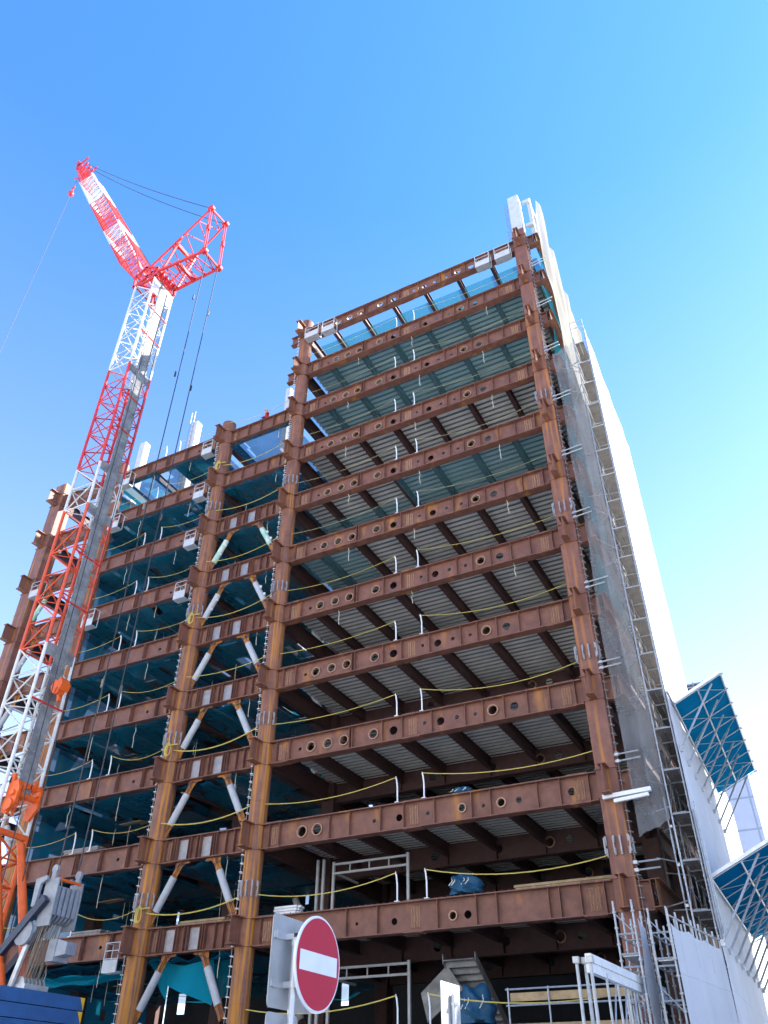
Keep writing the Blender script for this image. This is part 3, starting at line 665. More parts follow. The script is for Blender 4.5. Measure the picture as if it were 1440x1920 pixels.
for k in range(3, 12):
    rr = random.Random(k + 70)
    for q in range(4):
        cord(rr.uniform(-40.5, -32.2), k, rr.randrange(3), 'pale cord hanging deep inside the left bay below its %s floor net' % ORD[k - 2], y=rr.uniform(35.5, 40), s=rr.uniform(.8, 2.0), grp='cords deep inside the left bay, floor %d' % (k - 2))
    for q in range(2):
        cord(rr.uniform(-30.4, -25.8), k, rr.randrange(3), 'pale cord hanging deep behind the %s pair of braces' % ORD[k - 2], y=rr.uniform(35.5, 40), s=rr.uniform(.8, 1.8), grp='cords deep behind the braces, floor %d' % (k - 2))
    x = rr.uniform(-40, -34); z = ZB(k) + GH + .1; mb = MB()
    for q in range(5): mb.tube((x, 35.0 + q * .14, z + .06 * (q % 2)), (x + 3.2 + rr.uniform(-.2, .2), 35.0 + q * .14, z + .06 * (q % 2)), .05)
    mb.box(x + .4, x + .5, 34.95, 35.7, z + .1, z + .14)
    tag(mb.build('pipe_bundle', 'pipe', smooth=True), 'bundle of pale pipes lying on the %s left bay floor' % ORD[k - 2], 'pipe bundle')
    x = rr.uniform(-39, -33.5); mb = MB(); y = rr.uniform(36, 39)
    mb.prism([(x, y, ZB(k) - .55), (x + 1.7, y, ZB(k) - .5), (x + 1.8, y + .9, ZB(k) - .42), (x + .1, y + .9, ZB(k) - .46)], (0, 0, .03))
    tag(mb.build('plywood_board', 'timber'), 'tan plywood board lying in the net below the %s left girder' % ORD[k - 2], 'board')

# stored materials on the floors
def bundle(c, sx, sy, sz, label, seed):
    bm = bmesh.new(); bmesh.ops.create_icosphere(bm, subdivisions=4, radius=1); rr = random.Random(seed); ph = [rr.uniform(0, 6) for _ in range(9)]
    mb = MB(); bm.verts.ensure_lookup_table()
    vs = []
    for v in bm.verts:
        p = v.co; f = 1 + .13 * math.sin(5 * p.x + ph[0]) * math.cos(4 * p.y + ph[1]) + .09 * math.sin(11 * p.z + 7 * p.x + ph[2]) + .05 * abs(math.sin(19 * p.x + ph[3] + 9 * p.y))
        vs.append((c[0] + p.x * sx * f, c[1] + p.y * sy * f, c[2] + max(-.35, p.z) * sz * f + .35 * sz))
    mb.add(vs, [tuple(x.index for x in f.verts) for f in bm.faces], 0)
    bm.free()
    o = mb.build('tarp_bundle', 'bag', smooth=True); tag(o, label, 'tarp bundle')
    for q in range(4):
        t = q * 1.3 + seed; cb = MB(); x = c[0] + sx * .7 * math.cos(t); cb.path([(x, c[1] - sy * .75, c[2] + sz * .95), (x + .1, c[1] - sy * 1.0, c[2] + sz * .75), (x - .05, c[1] - sy * 1.1, c[2] + sz * .45)], .02, 4)
        cb.build('tie_string', 'cord', o)
bundle((-14.15, 34.6, ZB(11) + GH + .25), .75, .7, .62, 'blue tarp bundle lying on the lowest complete girder of the wide bay', 1)
bundle((-14.1, 34.7, ZB(12) + GH + .25), .85, .7, .95, 'larger blue tarp bundle at the bottom behind the small road sign', 2)
bundle((-14.2, 34.8, ZB(10) + GH + .25), .5, .5, .34, 'small blue tarp heap on the second lowest girder of the wide bay', 3)
def stack(x, y, z, lx, ly, n, m, label, cat='plank stack'):
    rr = random.Random(int(abs(x * 10))); mb = MB()
    for i in range(n):
        for j in range(4): mb.box(x + rr.uniform(-.1, .1), x + lx + rr.uniform(-.1, .1), y + j * ly / 4, y + (j + .9) * ly / 4, z + i * .12, z + i * .12 + .1)
    tag(mb.build('plank_stack', m), label, cat)
stack(-38.9, 34.2, ZB(10) + GH + .1, 2.6, .9, 4, 'plank', 'grey plank stack on the second lowest left girder beside the mast')
stack(-29.6, 34.2, ZB(11) + GH + .02, 2.9, .8, 3, 'timber', 'pale timber stack on the lowest braced girder')
stack(-24.0, 34.4, ZB(11) + GH + .25, 1.3, .6, 3, 'white', 'stack of white blocks beside the round column behind the road sign')
stack(-12.0, 34.7, ZB(11) + GH + .25, 4.2, .9, 2, 'timber', 'long timber stack at the right on the lowest complete wide girder')
stack(-37.2, 34.5, ZB(11) + GH + .02, 2.2, .9, 4, 'plank', 'grey plank stack on the lowest left girder behind the crane gantry')

# ---------------------------------------------------------------- worker on the upper left girder
def person():
    sk = [(0, 0, .55), (0, .02, .80), (0, .0, 1.05), (0, -.02, 1.20), (0, -.05, 1.33), (0, -.07, 1.46),
          (.20, 0, 1.12), (.36, -.12, .92), (.30, -.34, .80), (-.20, 0, 1.12), (-.36, -.12, .92), (-.28, -.34, .82),
          (.13, -.02, .50), (.20, -.40, .46), (.20, -.28, .06), (.20, -.42, .04), (-.13, -.02, .50), (-.20, -.40, .46), (-.20, -.28, .06), (-.20, -.42, .04)]
    ed = [(0, 1), (1, 2), (2, 3), (3, 4), (4, 5), (2, 6), (6, 7), (7, 8), (2, 9), (9, 10), (10, 11), (0, 12), (12, 13), (13, 14), (14, 15), (0, 16), (16, 17), (17, 18), (18, 19)]
    ra = [.15, .15, .17, .07, .085, .10, .075, .055, .04, .075, .055, .04, .10, .075, .05, .05, .10, .075, .05, .05]
    me = bpy.data.meshes.new('person'); me.from_pydata(sk, ed, []); o = bpy.data.objects.new('person', me); col.objects.link(o)
    s = o.modifiers.new('skin', 'SKIN'); me.skin_vertices[0].data[0].use_root = True
    for i, r in enumerate(ra): me.skin_vertices[0].data[i].radius = (r, r)
    o.modifiers.new('sub', 'SUBSURF').levels = 2; o.modifiers['sub'].render_levels = 2
    bpy.context.view_layer.update()
    me2 = bpy.data.meshes.new_from_object(o.evaluated_get(bpy.context.evaluated_depsgraph_get())); o.modifiers.clear(); o.data = me2
    for m in ('jacket', 'trouser', 'skin'): me2.materials.append(M[m])
    for p in me2.polygons:
        c = p.center; p.use_smooth = True
        hand = c.y < -.29 and c.z > .7
        p.material_index = 2 if (c.z > 1.26 or hand) else (0 if c.z > .66 else 1)
    return o
w = person(); WL[w.name] = Vector((0, 0, 0))
hb = MB(); hb.lathe((0, -.07, 1.50), [(.15, -.02), (.135, .05), (.09, .11), (.02, .135)], 16); hb.lathe((0, -.1, 1.475), [(.165, 0), (.165, .012)], 16)
hb.build('helmet', 'white', w, smooth=True)
w.location = (-28.15, 34.0, ZB(3) + GH + .0); w.rotation_euler = (0, 0, R(-25))
tag(w, 'worker in a red jacket and white helmet crouching on the highest braced girder', 'person')

# ---------------------------------------------------------------- right side: scaffold, sheets, mesh, canopies
SO = Vector((-4.1, 33.3, 0)); SA = R(1.29)
def S(lx, ly, z): return Vector((SO.x + lx * math.cos(SA) - ly * math.sin(SA), SO.y + ly * math.cos(SA) + lx * math.sin(SA), z))
sc_o = S(-.45, 5, 0)
scf = empty('scaffold_tower', sc_o, 'tall galvanised pipe scaffold tower between the building corner and the white sheet', 'scaffold')
NB = 7; BW = 1.7; TOPZ = 39.6; LIFT = 1.72
for i in range(NB + 1):
    for lx in (-.78, -.07):
        mb = MB(); mb.tube(S(lx, i * BW, 0), S(lx, i * BW, TOPZ + (.9 if i == 0 else 0)), .027 if i else .034, None, 6)
        z = 2.
        while z < TOPZ: mb.tube(S(lx, i * BW, z), S(lx, i * BW, z + .07), .05, None, 6); z += LIFT / 2
        mb.build('standard_pole', 'pipe', scf, smooth=True)
z = .9; n = 0; rr = random.Random(5)
while z < TOPZ + .1:
    mb = MB()
    for i in range(NB + 1):
        mb.tube(S(-.78, i * BW, z), S(-.07, i * BW, z), .03)
    for lx in (-.78, -.07): mb.tube(S(lx, 0, z), S(lx, NB * BW, z), .024); mb.tube(S(lx, 0, z + .9), S(lx, NB * BW, z + .9), .02)
    for i in range(NB): 
        if n % 2 == i % 2: mb.tube(S(-.78, i * BW, z), S(-.78, (i + 1) * BW, z + LIFT), .018)
    for q in range(2): mb.tube(S(-1.75 + rr.uniform(-.2, .3), rr.uniform(0, 3), z + rr.uniform(.1, .5)), S(-.78, rr.uniform(0, 3), z + rr.uniform(.1, .5)), .024)
    mb.build('ledger_frame', 'pipe', scf, smooth=True)
    mb = MB()
    for i in range(NB):
        for a in (-.72, -.46): mb.hexa([S(a, i * BW + .05, z + .03), S(a + .24, i * BW + .05, z + .03), S(a + .24, (i + 1) * BW - .05, z + .03), S(a, (i + 1) * BW - .05, z + .03), S(a, i * BW + .05, z + .08), S(a + .24, i * BW + .05, z + .08), S(a + .24, (i + 1) * BW - .05, z + .08), S(a, (i + 1) * BW - .05, z + .08)])
    mb.build('walk_plank', 'plank', scf)
    z += LIFT; n += 1
mb = MB()
for q in range(3):
    z = 7 + q * 1.4
    mb.tube(S(-.95, .1, z), S(-1.0, .3, z + 2.2), .03); mb.box(*sum([[a - .05, a + .05] for a in S(-.9, .1, z + 1)], []))
mb.build('diagonal_tube', 'pipe', scf, smooth=True)
# tall white sound sheet
def sheet(name, ly0, ly1, z0f, z1f, m, label, lx=0.0, nu=16, nv=44, amp=.035, cat='sheet'):
    mb = MB(); 
    def fn(u, v):
        ly = ly0 + (ly1 - ly0) * u; z0 = z0f(u); z1 = z1f(u); z = z0 + (z1 - z0) * v
        b = amp * (math.sin(z * 1.83) * math.sin(ly * 1.85) + .5 * math.sin(z * 5.1 + ly * 2.2) * math.sin(ly * 3.1))
        return S(lx + b, ly, z)
    mb.grid(fn, nu, nv); k = len(mb.v) // 2
    return tag(mb.build(name, m, smooth=True), label, cat)
sheet('sound_sheet', 0, 12.0, lambda u: 16.2, lambda u: 39.9, 'sheet', 'tall bright white sheet wall on the right side of the scaffold tower')
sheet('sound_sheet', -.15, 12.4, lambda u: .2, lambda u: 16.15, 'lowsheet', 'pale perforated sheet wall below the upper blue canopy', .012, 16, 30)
sheet('sound_sheet', 12.5, 25.5, lambda u: .2, lambda u: 18.7, 'sheet', 'white sheet wall lit by the sun beyond the upper blue canopy', -.03, 16, 24)
mb = MB()
for a, b in ((0, 12.4),): mb.tube(S(.06, a, 16.2), S(.06, b, 16.2), .05)
mb.tube(S(.06, 0, 9.0), S(.06, 12.4, 9.0), .05); mb.tube(S(.09, .05, 6.6), S(.09, -.02, 11.3), .05); mb.tube(S(.16, .02, 7.0), S(.14, -.02, 11.6), .035)
tag(mb.build('sheet_rail', 'pipe', smooth=True), 'galvanised rails and corner pipes fixed to the face of the pale sheet wall', 'pipe rail')
# grey mesh: side curtain up to the roof and a front return beside the corner column
rr = random.Random(3)
mb = MB()
def msh(u, v):
    ly = -.1 + 9.4 * u; zt = 54.6 - 4.3 * u + .35 * math.sin(u * 17); z = 11 + (zt - 11) * v
    up_ = max(0, (z - 38) / 16)
    b = .10 * math.sin(7 * u + z * .5) + up_ * (.22 * math.sin(23 * u + 2.2 * math.sin(z * .35)) + .12 * math.sin(41 * u + z * .2))
    return S(-1.42 + b * .7, ly, z)
mb.grid(msh, 60, 60)
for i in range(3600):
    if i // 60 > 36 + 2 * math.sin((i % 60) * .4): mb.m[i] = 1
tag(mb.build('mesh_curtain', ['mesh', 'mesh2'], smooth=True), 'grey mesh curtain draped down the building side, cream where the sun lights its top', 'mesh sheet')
mb = MB()
def msf(u, v):
    z = 11.0 - .5 * (1 - u) + v * (38.4 - 10.6); x0 = -6.2 + .10 * math.sin(z * .42) * math.sin(z * .17 + 1); x1 = -4.92
    b = .07 * math.sin(9 * u + .8 * z) + .05 * math.sin(21 * u + math.sin(z * .6) * 3)
    return Vector((x0 + (x1 - x0) * u, 33.12 + b, z))
mb.grid(msf, 22, 110)
tag(mb.build('mesh_curtain', 'mesh', smooth=True), 'long narrow grey mesh curtain between the corner column and the scaffold poles', 'mesh sheet')
# tie pipes from scaffold to frame
k_ = 0
for k in range(2, 12):
    mb = MB(); rr = random.Random(k)
    for q in range(2):
        z = ZB(k) + GH + .15 + q * .28; mb.tube((-6.65, 33.05, z), (-5.75 + rr.random() * .3, 32.95, z), .035); mb.bar((-6.6, 33.05, z - .0), (-6.45, 33.05, z), .12, .12)
    tag(mb.build('tie_pipe', 'pipe', smooth=True), 'pair of short galvanised tie pipes beside the corner column at its %s bracket' % ORD[k], 'pipe', 'tie pipes beside the corner column')
mb = MB(); mb.bar((-7.35, 32.95, ZB(10) - .05), (-5.4, 32.85, ZB(10) + .0), .16, .16); mb.bar((-6.9, 32.85, ZB(10) - .28), (-5.5, 32.75, ZB(10) - .22), .13, .13)
tag(mb.build('signal_bar', 'white'), 'two white bars lashed across the corner column near the mesh bottom', 'bar')
# blue canopies
def canopy(z, ly0, ly1, reach, rise, label, nst):
    c = empty('protective_canopy', S(0, (ly0 + ly1) / 2, z), label, 'canopy', 'blue canopies on the sheet wall')
    def P(u, v, off=0): return S(.12 + reach * v, ly0 + (ly1 - ly0) * u, z + rise * v + off)
    mb = MB(); nn = 12
    for j in range(nn):
        a = j / nn
        mb.grid(lambda u, v, a=a: P(a + u * (1 / nn + .002), v, (j % 2) * .006 - .05 * math.sin(u * math.pi) * math.sin(v * math.pi)), 4, 5)
    mb.build('canopy_sheet', 'blue', c, smooth=True)
    fb = MB()
    for i in range(9): u = i / 8; fb.tube(P(u, 0, -.09), P(u, 1, -.09), .022)
    for v in (0, .5, 1.0): fb.tube(P(0, v, -.1), P(1, v, -.1), .036)
    for i in range(8):
        a, b = (0, .5) if i % 2 else (.5, 1); fb.tube(P(i / 8, a, -.12), P((i + 1) / 8, b, -.12), .015)
        fb.tube(P((i + 1) / 8, b, -.12), P((i + 1) / 8 + (1 / 8 if i < 7 else 0), a, -.12), .013)
    for i in range(9): q = P(i / 8, 1, -.1); fb.tube(q - Vector((.06, 0, 0)), q + Vector((.1, 0, .03)), .05)
    fb.build('canopy_frame', 'pipe', c, smooth=True)
    eb = MB(); eb.bar(P(0, 0, .02), P(0, 1, .02), .05, .12); eb.build('edge_channel', 'white', c)
    for i in range(nst):
        u = i / (nst - 1) * .97; b = S(.1, ly0 - .7 + (ly1 - ly0) * u, z - 2.25); t = P(min(1, u + .02), .78, -.12)
        s_ = MB(); s_.tube(b, t, .045); so = s_.build('strut', 'pipe', c, smooth=True)
        f_ = MB(); f_.box(b.x - .1, b.x + .02, b.y - .09, b.y + .09, b.z - .14, b.z + .06); f_.tube(b, b + Vector((.06, 0, .08)), .06, None, 8); f_.build('strut_foot', 'galv', so)
canopy(16.15, 1.2, 14.4, 2.15, 1.0, 'upper blue canopy tilted out on eight pipe struts', 8)
canopy(8.95, .4, 14.4, 2.3, 1.05, 'lower blue canopy tilted out near the right frame edge', 8)
# small rooftop guard of scaffold
mb = MB()
for a in (0, 1.7):
    mb.tube(S(-.78, a, TOPZ), S(-.78, a, TOPZ + 1.1), .03); mb.tube(S(-.07, a, TOPZ), S(-.07, a, TOPZ + 1.1), .03)
for z in (.5, 1.05): mb.tube(S(-.78, 0, TOPZ + z), S(-.07, 0, TOPZ + z), .025); mb.tube(S(-.78, 0, TOPZ + z), S(-.78, 3.4, TOPZ + z), .025)
mb.build('guard_rail', 'pipe', scf, smooth=True)

# low scaffolds in front of the corner
def low_scaffold(x0, x1, y0, y1, top, label, plat, stepn):
    c = empty('low_scaffold', ((x0 + x1) / 2, (y0 + y1) / 2, 0), label, 'scaffold', 'low scaffolds before the corner column')
    ys = [y0 + i * (y1 - y0) / stepn for i in range(stepn + 1)]
    for y in ys:
        for x in (x0, x1):
            mb = MB(); mb.tube((x, y, 0), (x, y, top + (.25 if y == y0 else .1)), .033, None, 8)
            z = .6
            while z < top: mb.tube((x, y, z), (x, y, z + .05), .06, None, 8); z += .45
            mb.build('pole', 'pipe', c, smooth=True)
    mb = MB()
    for x in (x0, x1):
        z = .9
        while z < top + .1: mb.tube((x, y0, z), (x, y1, z), .024); z += .9
    for i, y in enumerate(ys):
        z = .9
        while z < top + .1: mb.tube((x0, y, z), (x1, y, z), .027); z += .9
        mb.tube((x0, y, plat - .0), (x1, y, plat), .03)
    for q in range(3): mb.tube((x0, ys[0], top - .1 - q * 1.8), (x1, ys[0], top - .75 - q * 1.8), .018)
    mb.build('cross_pipe', 'pipe', c, smooth=True)
    for pz in (plat, plat - 1.8, plat - 3.6):
        if pz < .3: continue
        mb = MB()
        for a in range(3):
            w_ = (x1 - x0 - .1) / 3; mb.box(x0 + .05 + a * w_, x0 + .05 + (a + .94) * w_, y0 + .05, y1 - .05, pz - .06, pz - .01)
        mb.build('walk_plank', 'galv', c)
low_scaffold(-6.42, -5.84, 27.8, 30.0, 7.0, 'narrow pipe scaffold with a strip of white sheet, left of the low pair', 5.75, 2)
low_scaffold(-5.42, -4.86, 28.0, 30.2, 6.75, 'narrow pipe scaffold with a ladder-like open end, right of the low pair', 5.6, 2)
mb = MB()
mb.grid(lambda u, v: Vector((-5.78 + .03 * math.sin(v * 15 + u * 3), 27.95 + 1.15 * u + .06 * math.sin(v * 9), .1 + (6.75 - .12 * u - .1) * v)), 6, 24)
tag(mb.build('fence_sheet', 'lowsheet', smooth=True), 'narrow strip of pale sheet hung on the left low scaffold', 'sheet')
mb = MB()
mb.grid(lambda u, v: Vector((-4.80 + .70 * u + .025 * math.sin(u * 20 + v * 3), 28.0 + 5.2 * u, .1 + (6.55 - .12 * abs(math.sin(u * 9.4)) - .1) * v)), 30, 20)
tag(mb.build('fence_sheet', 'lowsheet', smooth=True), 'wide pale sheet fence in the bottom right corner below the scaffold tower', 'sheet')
mb = MB(); mb.tube((-4.82, 28.0, 6.75), (-4.1, 33.2, 6.75), .03)
for i in range(8): t = i / 7; mb.tube((-4.84 + .7 * t, 28 + 5.2 * t, 5.6), (-4.84 + .7 * t, 28 + 5.2 * t, 6.95), .03)
tag(mb.build('fence_rail', 'pipe', smooth=True), 'galvanised rail and pole tops along the upper edge of the wide sheet fence', 'pipe rail')
# gate rail on posts
gt = empty('panel_gate', (-5.9, 27, 0), 'white horizontal gate rail on pipe posts in front of the low scaffolds', 'gate')
ga, gb_ = Vector((-6.25, 23.35, 4.95)), Vector((-6.0, 31.4, 5.0))
mb = MB()
for q in (-.12, .12): mb.bar(ga + Vector((0, 0, q)), gb_ + Vector((0, 0, q)), .16, .20)
mb.bar(ga, gb_, .08, .1); mb.build('gate_rail', 'white', gt)
for x, y in ((-6.55, 23.3), (-6.2, 23.35), (-6.38, 23.5)):
    mb = MB(); mb.tube((x, y, 0), (x, y, 5.0), .045, None, 8); mb.box(x - .08, x + .08, y - .08, y + .08, 4.95, 5.1); mb.build('post', 'pipe', gt, smooth=True)
for i in range(6):
    y = 24.6 + i * 1.15; mb = MB(); mb.tube((-6.15, y, 0), (-6.15, y, 4.85), .035, None, 8); mb.tube((-6.15, y, 3.2), (-6.15, y + .9, 4.7), .025); mb.build('post', 'pipe', gt, smooth=True)
# guard rail at the foot of the wide bay
gr = empty('guard_rail', (-10, 31.5, 0), 'pipe guard rail with a pale toe board at the bottom of the wide bay', 'guard rail')
mb = MB()
for z in (5.45, 4.95): mb.tube((-11.6, 31.5, z), (-6.9, 31.5, z), .03)
for x in (-11.5, -10.0, -8.5, -7.1): mb.tube((x, 31.5, 0), (x, 31.5, 5.5), .03)
mb.build('rail_pipe', 'pipe', gr, smooth=True)
mb = MB(); mb.box(-11.45, -7.0, 31.56, 31.62, 5.08, 5.34); mb.box(-11.45, -7.0, 31.5, 32.6, 4.25, 4.4); mb.build('toe_board', 'timber', gr)

# ---------------------------------------------------------------- crawler crane with luffing jib
CR0 = Vector((-30, 24.35, 0))
cr = empty('crawler_crane', CR0, 'tall red and white lattice crane standing before the left bay of the building', 'crane')
X0, X1, Y0, Y1 = -33.12, -31.32, 23.4, 25.3
def lattice(mb, p0, p1, ax, ay, w0, w1, h0, h1, nb, rc=.07, rl=.035, ends=True):
    p0 = Vector(p0); p1 = Vector(p1); ax = Vector(ax); ay = Vector(ay)
    def c(t): 
        p = p0.lerp(p1, t); w = (w0 + (w1 - w0) * t) / 2; h = (h0 + (h1 - h0) * t) / 2
        return [p - ax * w - ay * h, p + ax * w - ay * h, p + ax * w + ay * h, p - ax * w + ay * h]
    A, B = c(0), c(1)
    for i in range(4): mb.tube(A[i], B[i], rc, rc, 8)
    for j in range(nb):
        a, m_, b = c(j / nb), c((j + .5) / nb), c((j + 1) / nb)
        for i in range(4):
            k = (i + 1) % 4
            mb.tube(a[i], m_[k], rl); mb.tube(m_[k], b[i], rl)
            mb.tube(m_[i], m_[k], rl * .8)
            if j == 0: mb.tube(a[i], a[k], rl * 1.2)
            mb.tube(b[i], b[k], rl)
        mb.tube(a[0], a[2], rl * .7)
mc = ((X0 + X1) / 2, (Y0 + Y1) / 2)
for z0, z1, c in ((11.6, 20.4, 'cwhite'), (20.4, 29.2, 'redor'), (29.2, 32.3, 'cwhite'), (32.3, 40.95, 'red'), (40.95, 50.0, 'cwhite')):
    mb = MB(); nb = max(1, round((z1 - z0) / 3.0))
    lattice(mb, (mc[0], mc[1], z0), (mc[0], mc[1], z1), (1, 0, 0), (0, 1, 0), X1 - X0, X1 - X0, Y1 - Y0, Y1 - Y0, nb, .085, .042)
    mb.build('mast_section', c, cr, smooth=True)
mb = MB(); lattice(mb, (-31.9, mc[1], 3.0), (mc[0], mc[1], 11.6), (1, 0, 0), (0, 1, 0), .7, X1 - X0, 2.0, Y1 - Y0, 4, .11, .05); mb.bar((X0, Y0, 11.5), (X1, Y0, 11.5), .2, .22); mb.bar((X1, Y0, 11.5), (X1, Y1, 11.5), .2, .22)
mb.build('mast_foot', 'orange', cr, smooth=True)
# grey cable guard board and cross plates on the rear face
mb = MB()
zz = 13.0
while zz < 49.5:
    z2 = min(zz + 2.2, 49.6); mb.box(X1 + .05, X1 + .08, 24.02, 24.75, zz, z2 - .03); mb.box(X1 + .08, X1 + .13, 24.0, 24.05, zz, z2 - .03); mb.box(X1 + .08, X1 + .13, 24.72, 24.77, zz, z2 - .03); zz = z2
mb.build('cable_guard', 'guard', cr)
for z in (20.6, 29.4, 32.6, 41.0, 49.2):
    mb = MB(); mb.box(X1 + .02, X1 + .045, Y0 + .05, Y1 - .05, z - .75, z - .1 if z < 49 else 49.95); mb.build('cross_plate', 'guard' if z < 49 else 'cwhite', cr)
for z in (35.5, 38.3, 44.2, 46.8, 26, 23, 17.5):
    mb = MB(); mb.tube((X1 + .1, Y0, z), (X1 + .1, Y1, z), .05); mb.build('roller_bar', 'red', cr, smooth=True)
# mast head
mb = MB()
HP = [(X0 - .25, 49.95), (X1 + .15, 49.95), (X1 + .05, 51.0), (X0 + .5, 51.9), (X0 - .3, 51.3)]
for y in (Y0, Y1):
    for (xa, za), (xb, zb) in list(zip(HP, HP[1:] + HP[:1])) + [(HP[0], HP[2]), (HP[1], HP[3]), (HP[1], HP[4])]: mb.bar((xa, y, za), (xb, y, zb), .14, .18)
for p in ((X0 - .2, 51.2), (X0 + .2, 51.9), (X1, 50.9), (X1 + .1, 50.0), (X0 - .1, 50.0), (mc[0], 50.6)): mb.tube((p[0], Y0, p[1]), (p[0], Y1, p[1]), .07)
for y in (23.8, 24.2, 24.6, 25.0): mb.lathe((X1 + .0, y, 50.55), [(.42, -.04), (.42, .04)], 18, 0, (0, 1, 0))
mb.bar((X0, Y0, 50.2), (X1, Y1, 50.2), .08, .12); mb.bar((X1, Y0, 50.2), (X0, Y1, 50.2), .08, .12)
mb.build('mast_head', 'red', cr)
# jib
JB = Vector((-33.3, 24.35, 51.3)); JT = Vector((-49.0, 24.35, 80.6)); jd = (JT - JB).normalized(); jx = Vector((0, 1, 0)); jy = jd.cross(jx)
cuts = [(0, .06, 'red', 1.9, 1.1, 1.9, .5), (.06, .14, 'red', 1.9, 1.6, 1.1, 1.5)]
def js(t0, t1, c, w0, w1, h0, h1, nb):
    mb = MB(); lattice(mb, JB.lerp(JT, t0), JB.lerp(JT, t1), jx, jy, w0, w1, h0, h1, nb, .06, .024); mb.build('jib_section', c, cr, smooth=True)
js(0, .13, 'red', 1.9, 1.7, .5, 1.6, 3); js(.13, .27, 'red', 1.7, 1.65, 1.6, 1.6, 4); js(.27, .37, 'cwhite', 1.65, 1.65, 1.6, 1.6, 3)
js(.37, .61, 'red', 1.65, 1.65, 1.6, 1.6, 7); js(.61, .83, 'cwhite', 1.65, 1.6, 1.6, 1.5, 6); js(.83, .98, 'red', 1.6, .9, 1.5, .7, 4)
mb = MB()
for y in (23.95, 24.35, 24.75): mb.lathe(JT + Vector((-.2, y - 24.35, .0)), [(.45, -.05), (.45, .05)], 18, 0, (0, 1, 0)); mb.lathe(JT + Vector((.9, y - 24.35, -.3)), [(.3, -.05), (.3, .05)], 16, 0, (0, 1, 0))
for y in (23.75, 24.95):
    mb.bar(JT.lerp(JB, .05) + Vector((0, y - 24.35, 0)), JT + Vector((-.5, y - 24.35, 1.0)), .08, .45); mb.bar(JT + Vector((-.3, y - 24.35, -.2)), JT + Vector((1.2, y - 24.35, .5)), .08, .35)
mb.bar(JT.lerp(JB, .13) + Vector((-.7, -.7, -.2)), JT.lerp(JB, .13) + Vector((-1.5, -.7, .6)), .08, .12)
mb.build('jib_head', 'red', cr)
mb = MB(); mb.bar(JB + jy * -.3, JB.lerp(JT, .9) + jy * -.75, .5, .04); mb.build('jib_walkway', 'alu', cr)
# struts of the luffing gear
def strut(b0, b1, t0, t1, name, r=.08):
    mb = MB(); b0, b1, t0, t1 = map(Vector, (b0, b1, t0, t1)); mb.tube(b0, t0, r, r * .9, 8); mb.tube(b1, t1, r, r * .9, 8); n = 5
    for i in range(n):
        a, b = i / n, (i + 1) / n
        mb.tube(b0.lerp(t0, a), b1.lerp(t1, (a + b) / 2), .045); mb.tube(b1.lerp(t1, (a + b) / 2), b0.lerp(t0, b), .045)
    mb.tube(t0, t1, .10); mb.bar(b0.lerp(t0, .45), b1.lerp(t1, .45), .2, .3)
    for t in (t0, t1): mb.lathe(t, [(.28, -.12), (.28, .12)], 14, 0, (0, 1, 0))
    mb.build(name, 'red', cr, smooth=True)
UT0, UT1 = Vector((-26.72, 23.4, 54.6)), Vector((-28.0, 25.4, 57.6)); 
UT0 = Vector((-27.35, 23.45, 55.9)); UT1 = Vector((-27.5, 25.3, 56.5))
LT0 = Vector((-27.0, 23.45, 50.3)); LT1 = Vector((-27.2, 25.3, 50.7))
strut((X0 + .6, Y0, 51.4), (X0 + .6, Y1, 51.4), UT0, UT1, 'jib_strut')
strut((X1, Y0, 50.6), (X1, Y1, 50.6), LT0, LT1, 'jib_strut', .12)
mb = MB()
for a, b in ((UT0, LT0), (UT1, LT1)):
    for o_ in (-.09, .09): mb.tube(a + Vector((0, o_, 0)), b + Vector((0, o_, 0)), .05)
    mb.tube(a.lerp(b, .42), a.lerp(b, .52), .15)
for a, b in (((X1 + .3, Y0 + .1, 50.4), UT0.lerp(Vector((X0 + .6, Y0, 51.4)), .45)), ((X1 + .3, Y1 - .1, 50.4), UT1.lerp(Vector((X0 + .6, Y1, 51.4)), .45))): mb.tube(a, b, .10)
for q in range(5): mb.tube((X1 + .4 + q * .7, Y0, 50.7 + .3 * (q % 2)), (X1 + .4 + q * .7 + .35, Y1, 50.9), .05)
mb.build('strut_link', 'red', cr, smooth=True)
# wire ropes of the crane
def wire(name, pts, r, m='wire'):
    mb = MB(); mb.path([Vector(p) for p in pts], r, 5); return mb.build(name, m, cr, smooth=True)
GH0, GH1 = Vector((-27.35, 24.0, 9.6)), Vector((-27.35, 25.05, 9.75))
wire('boom_pendant', [LT0 + Vector((.1, .25, -.2)), GH0], .032); wire('boom_pendant', [LT1 + Vector((.1, -.2, -.2)), GH1], .032)
for t in (.12, .30, .55, .8):
    for a, b in ((LT0, GH0), (LT1, GH1)):
        p = a.lerp(b, t); mb = MB(); mb.tube(p, a.lerp(b, t + .010), .06, .06, 6); mb.build('pendant_socket', 'wireb' if t > .5 else 'wire', cr)
wire('jib_pendant', sag(UT0, JT + Vector((1.0, -.5, -.3)), .5, 12), .03); wire('jib_pendant', sag(UT1, JT + Vector((1.0, .5, -.1)), .6, 12), .03)
wire('hoist_rope', [JT + Vector((1, 0, -.4)), Vector((X0 + .5, 24.3, 52.3))], .025)
wire('hoist_rope', [(X1 + .3, 23.9, 50.6), (-30.6, 23.85, 20), (-30.1, 23.8, 5.5)], .026); wire('hoist_rope', [(X1 + .3, 24.9, 50.6), (-30.75, 24.9, 20), (-30.2, 24.9, 5.5)], .026)
wire('hoist_rope', [(-49.3, 24.35, 80.3), (-49.3, 24.35, 8)], .022)
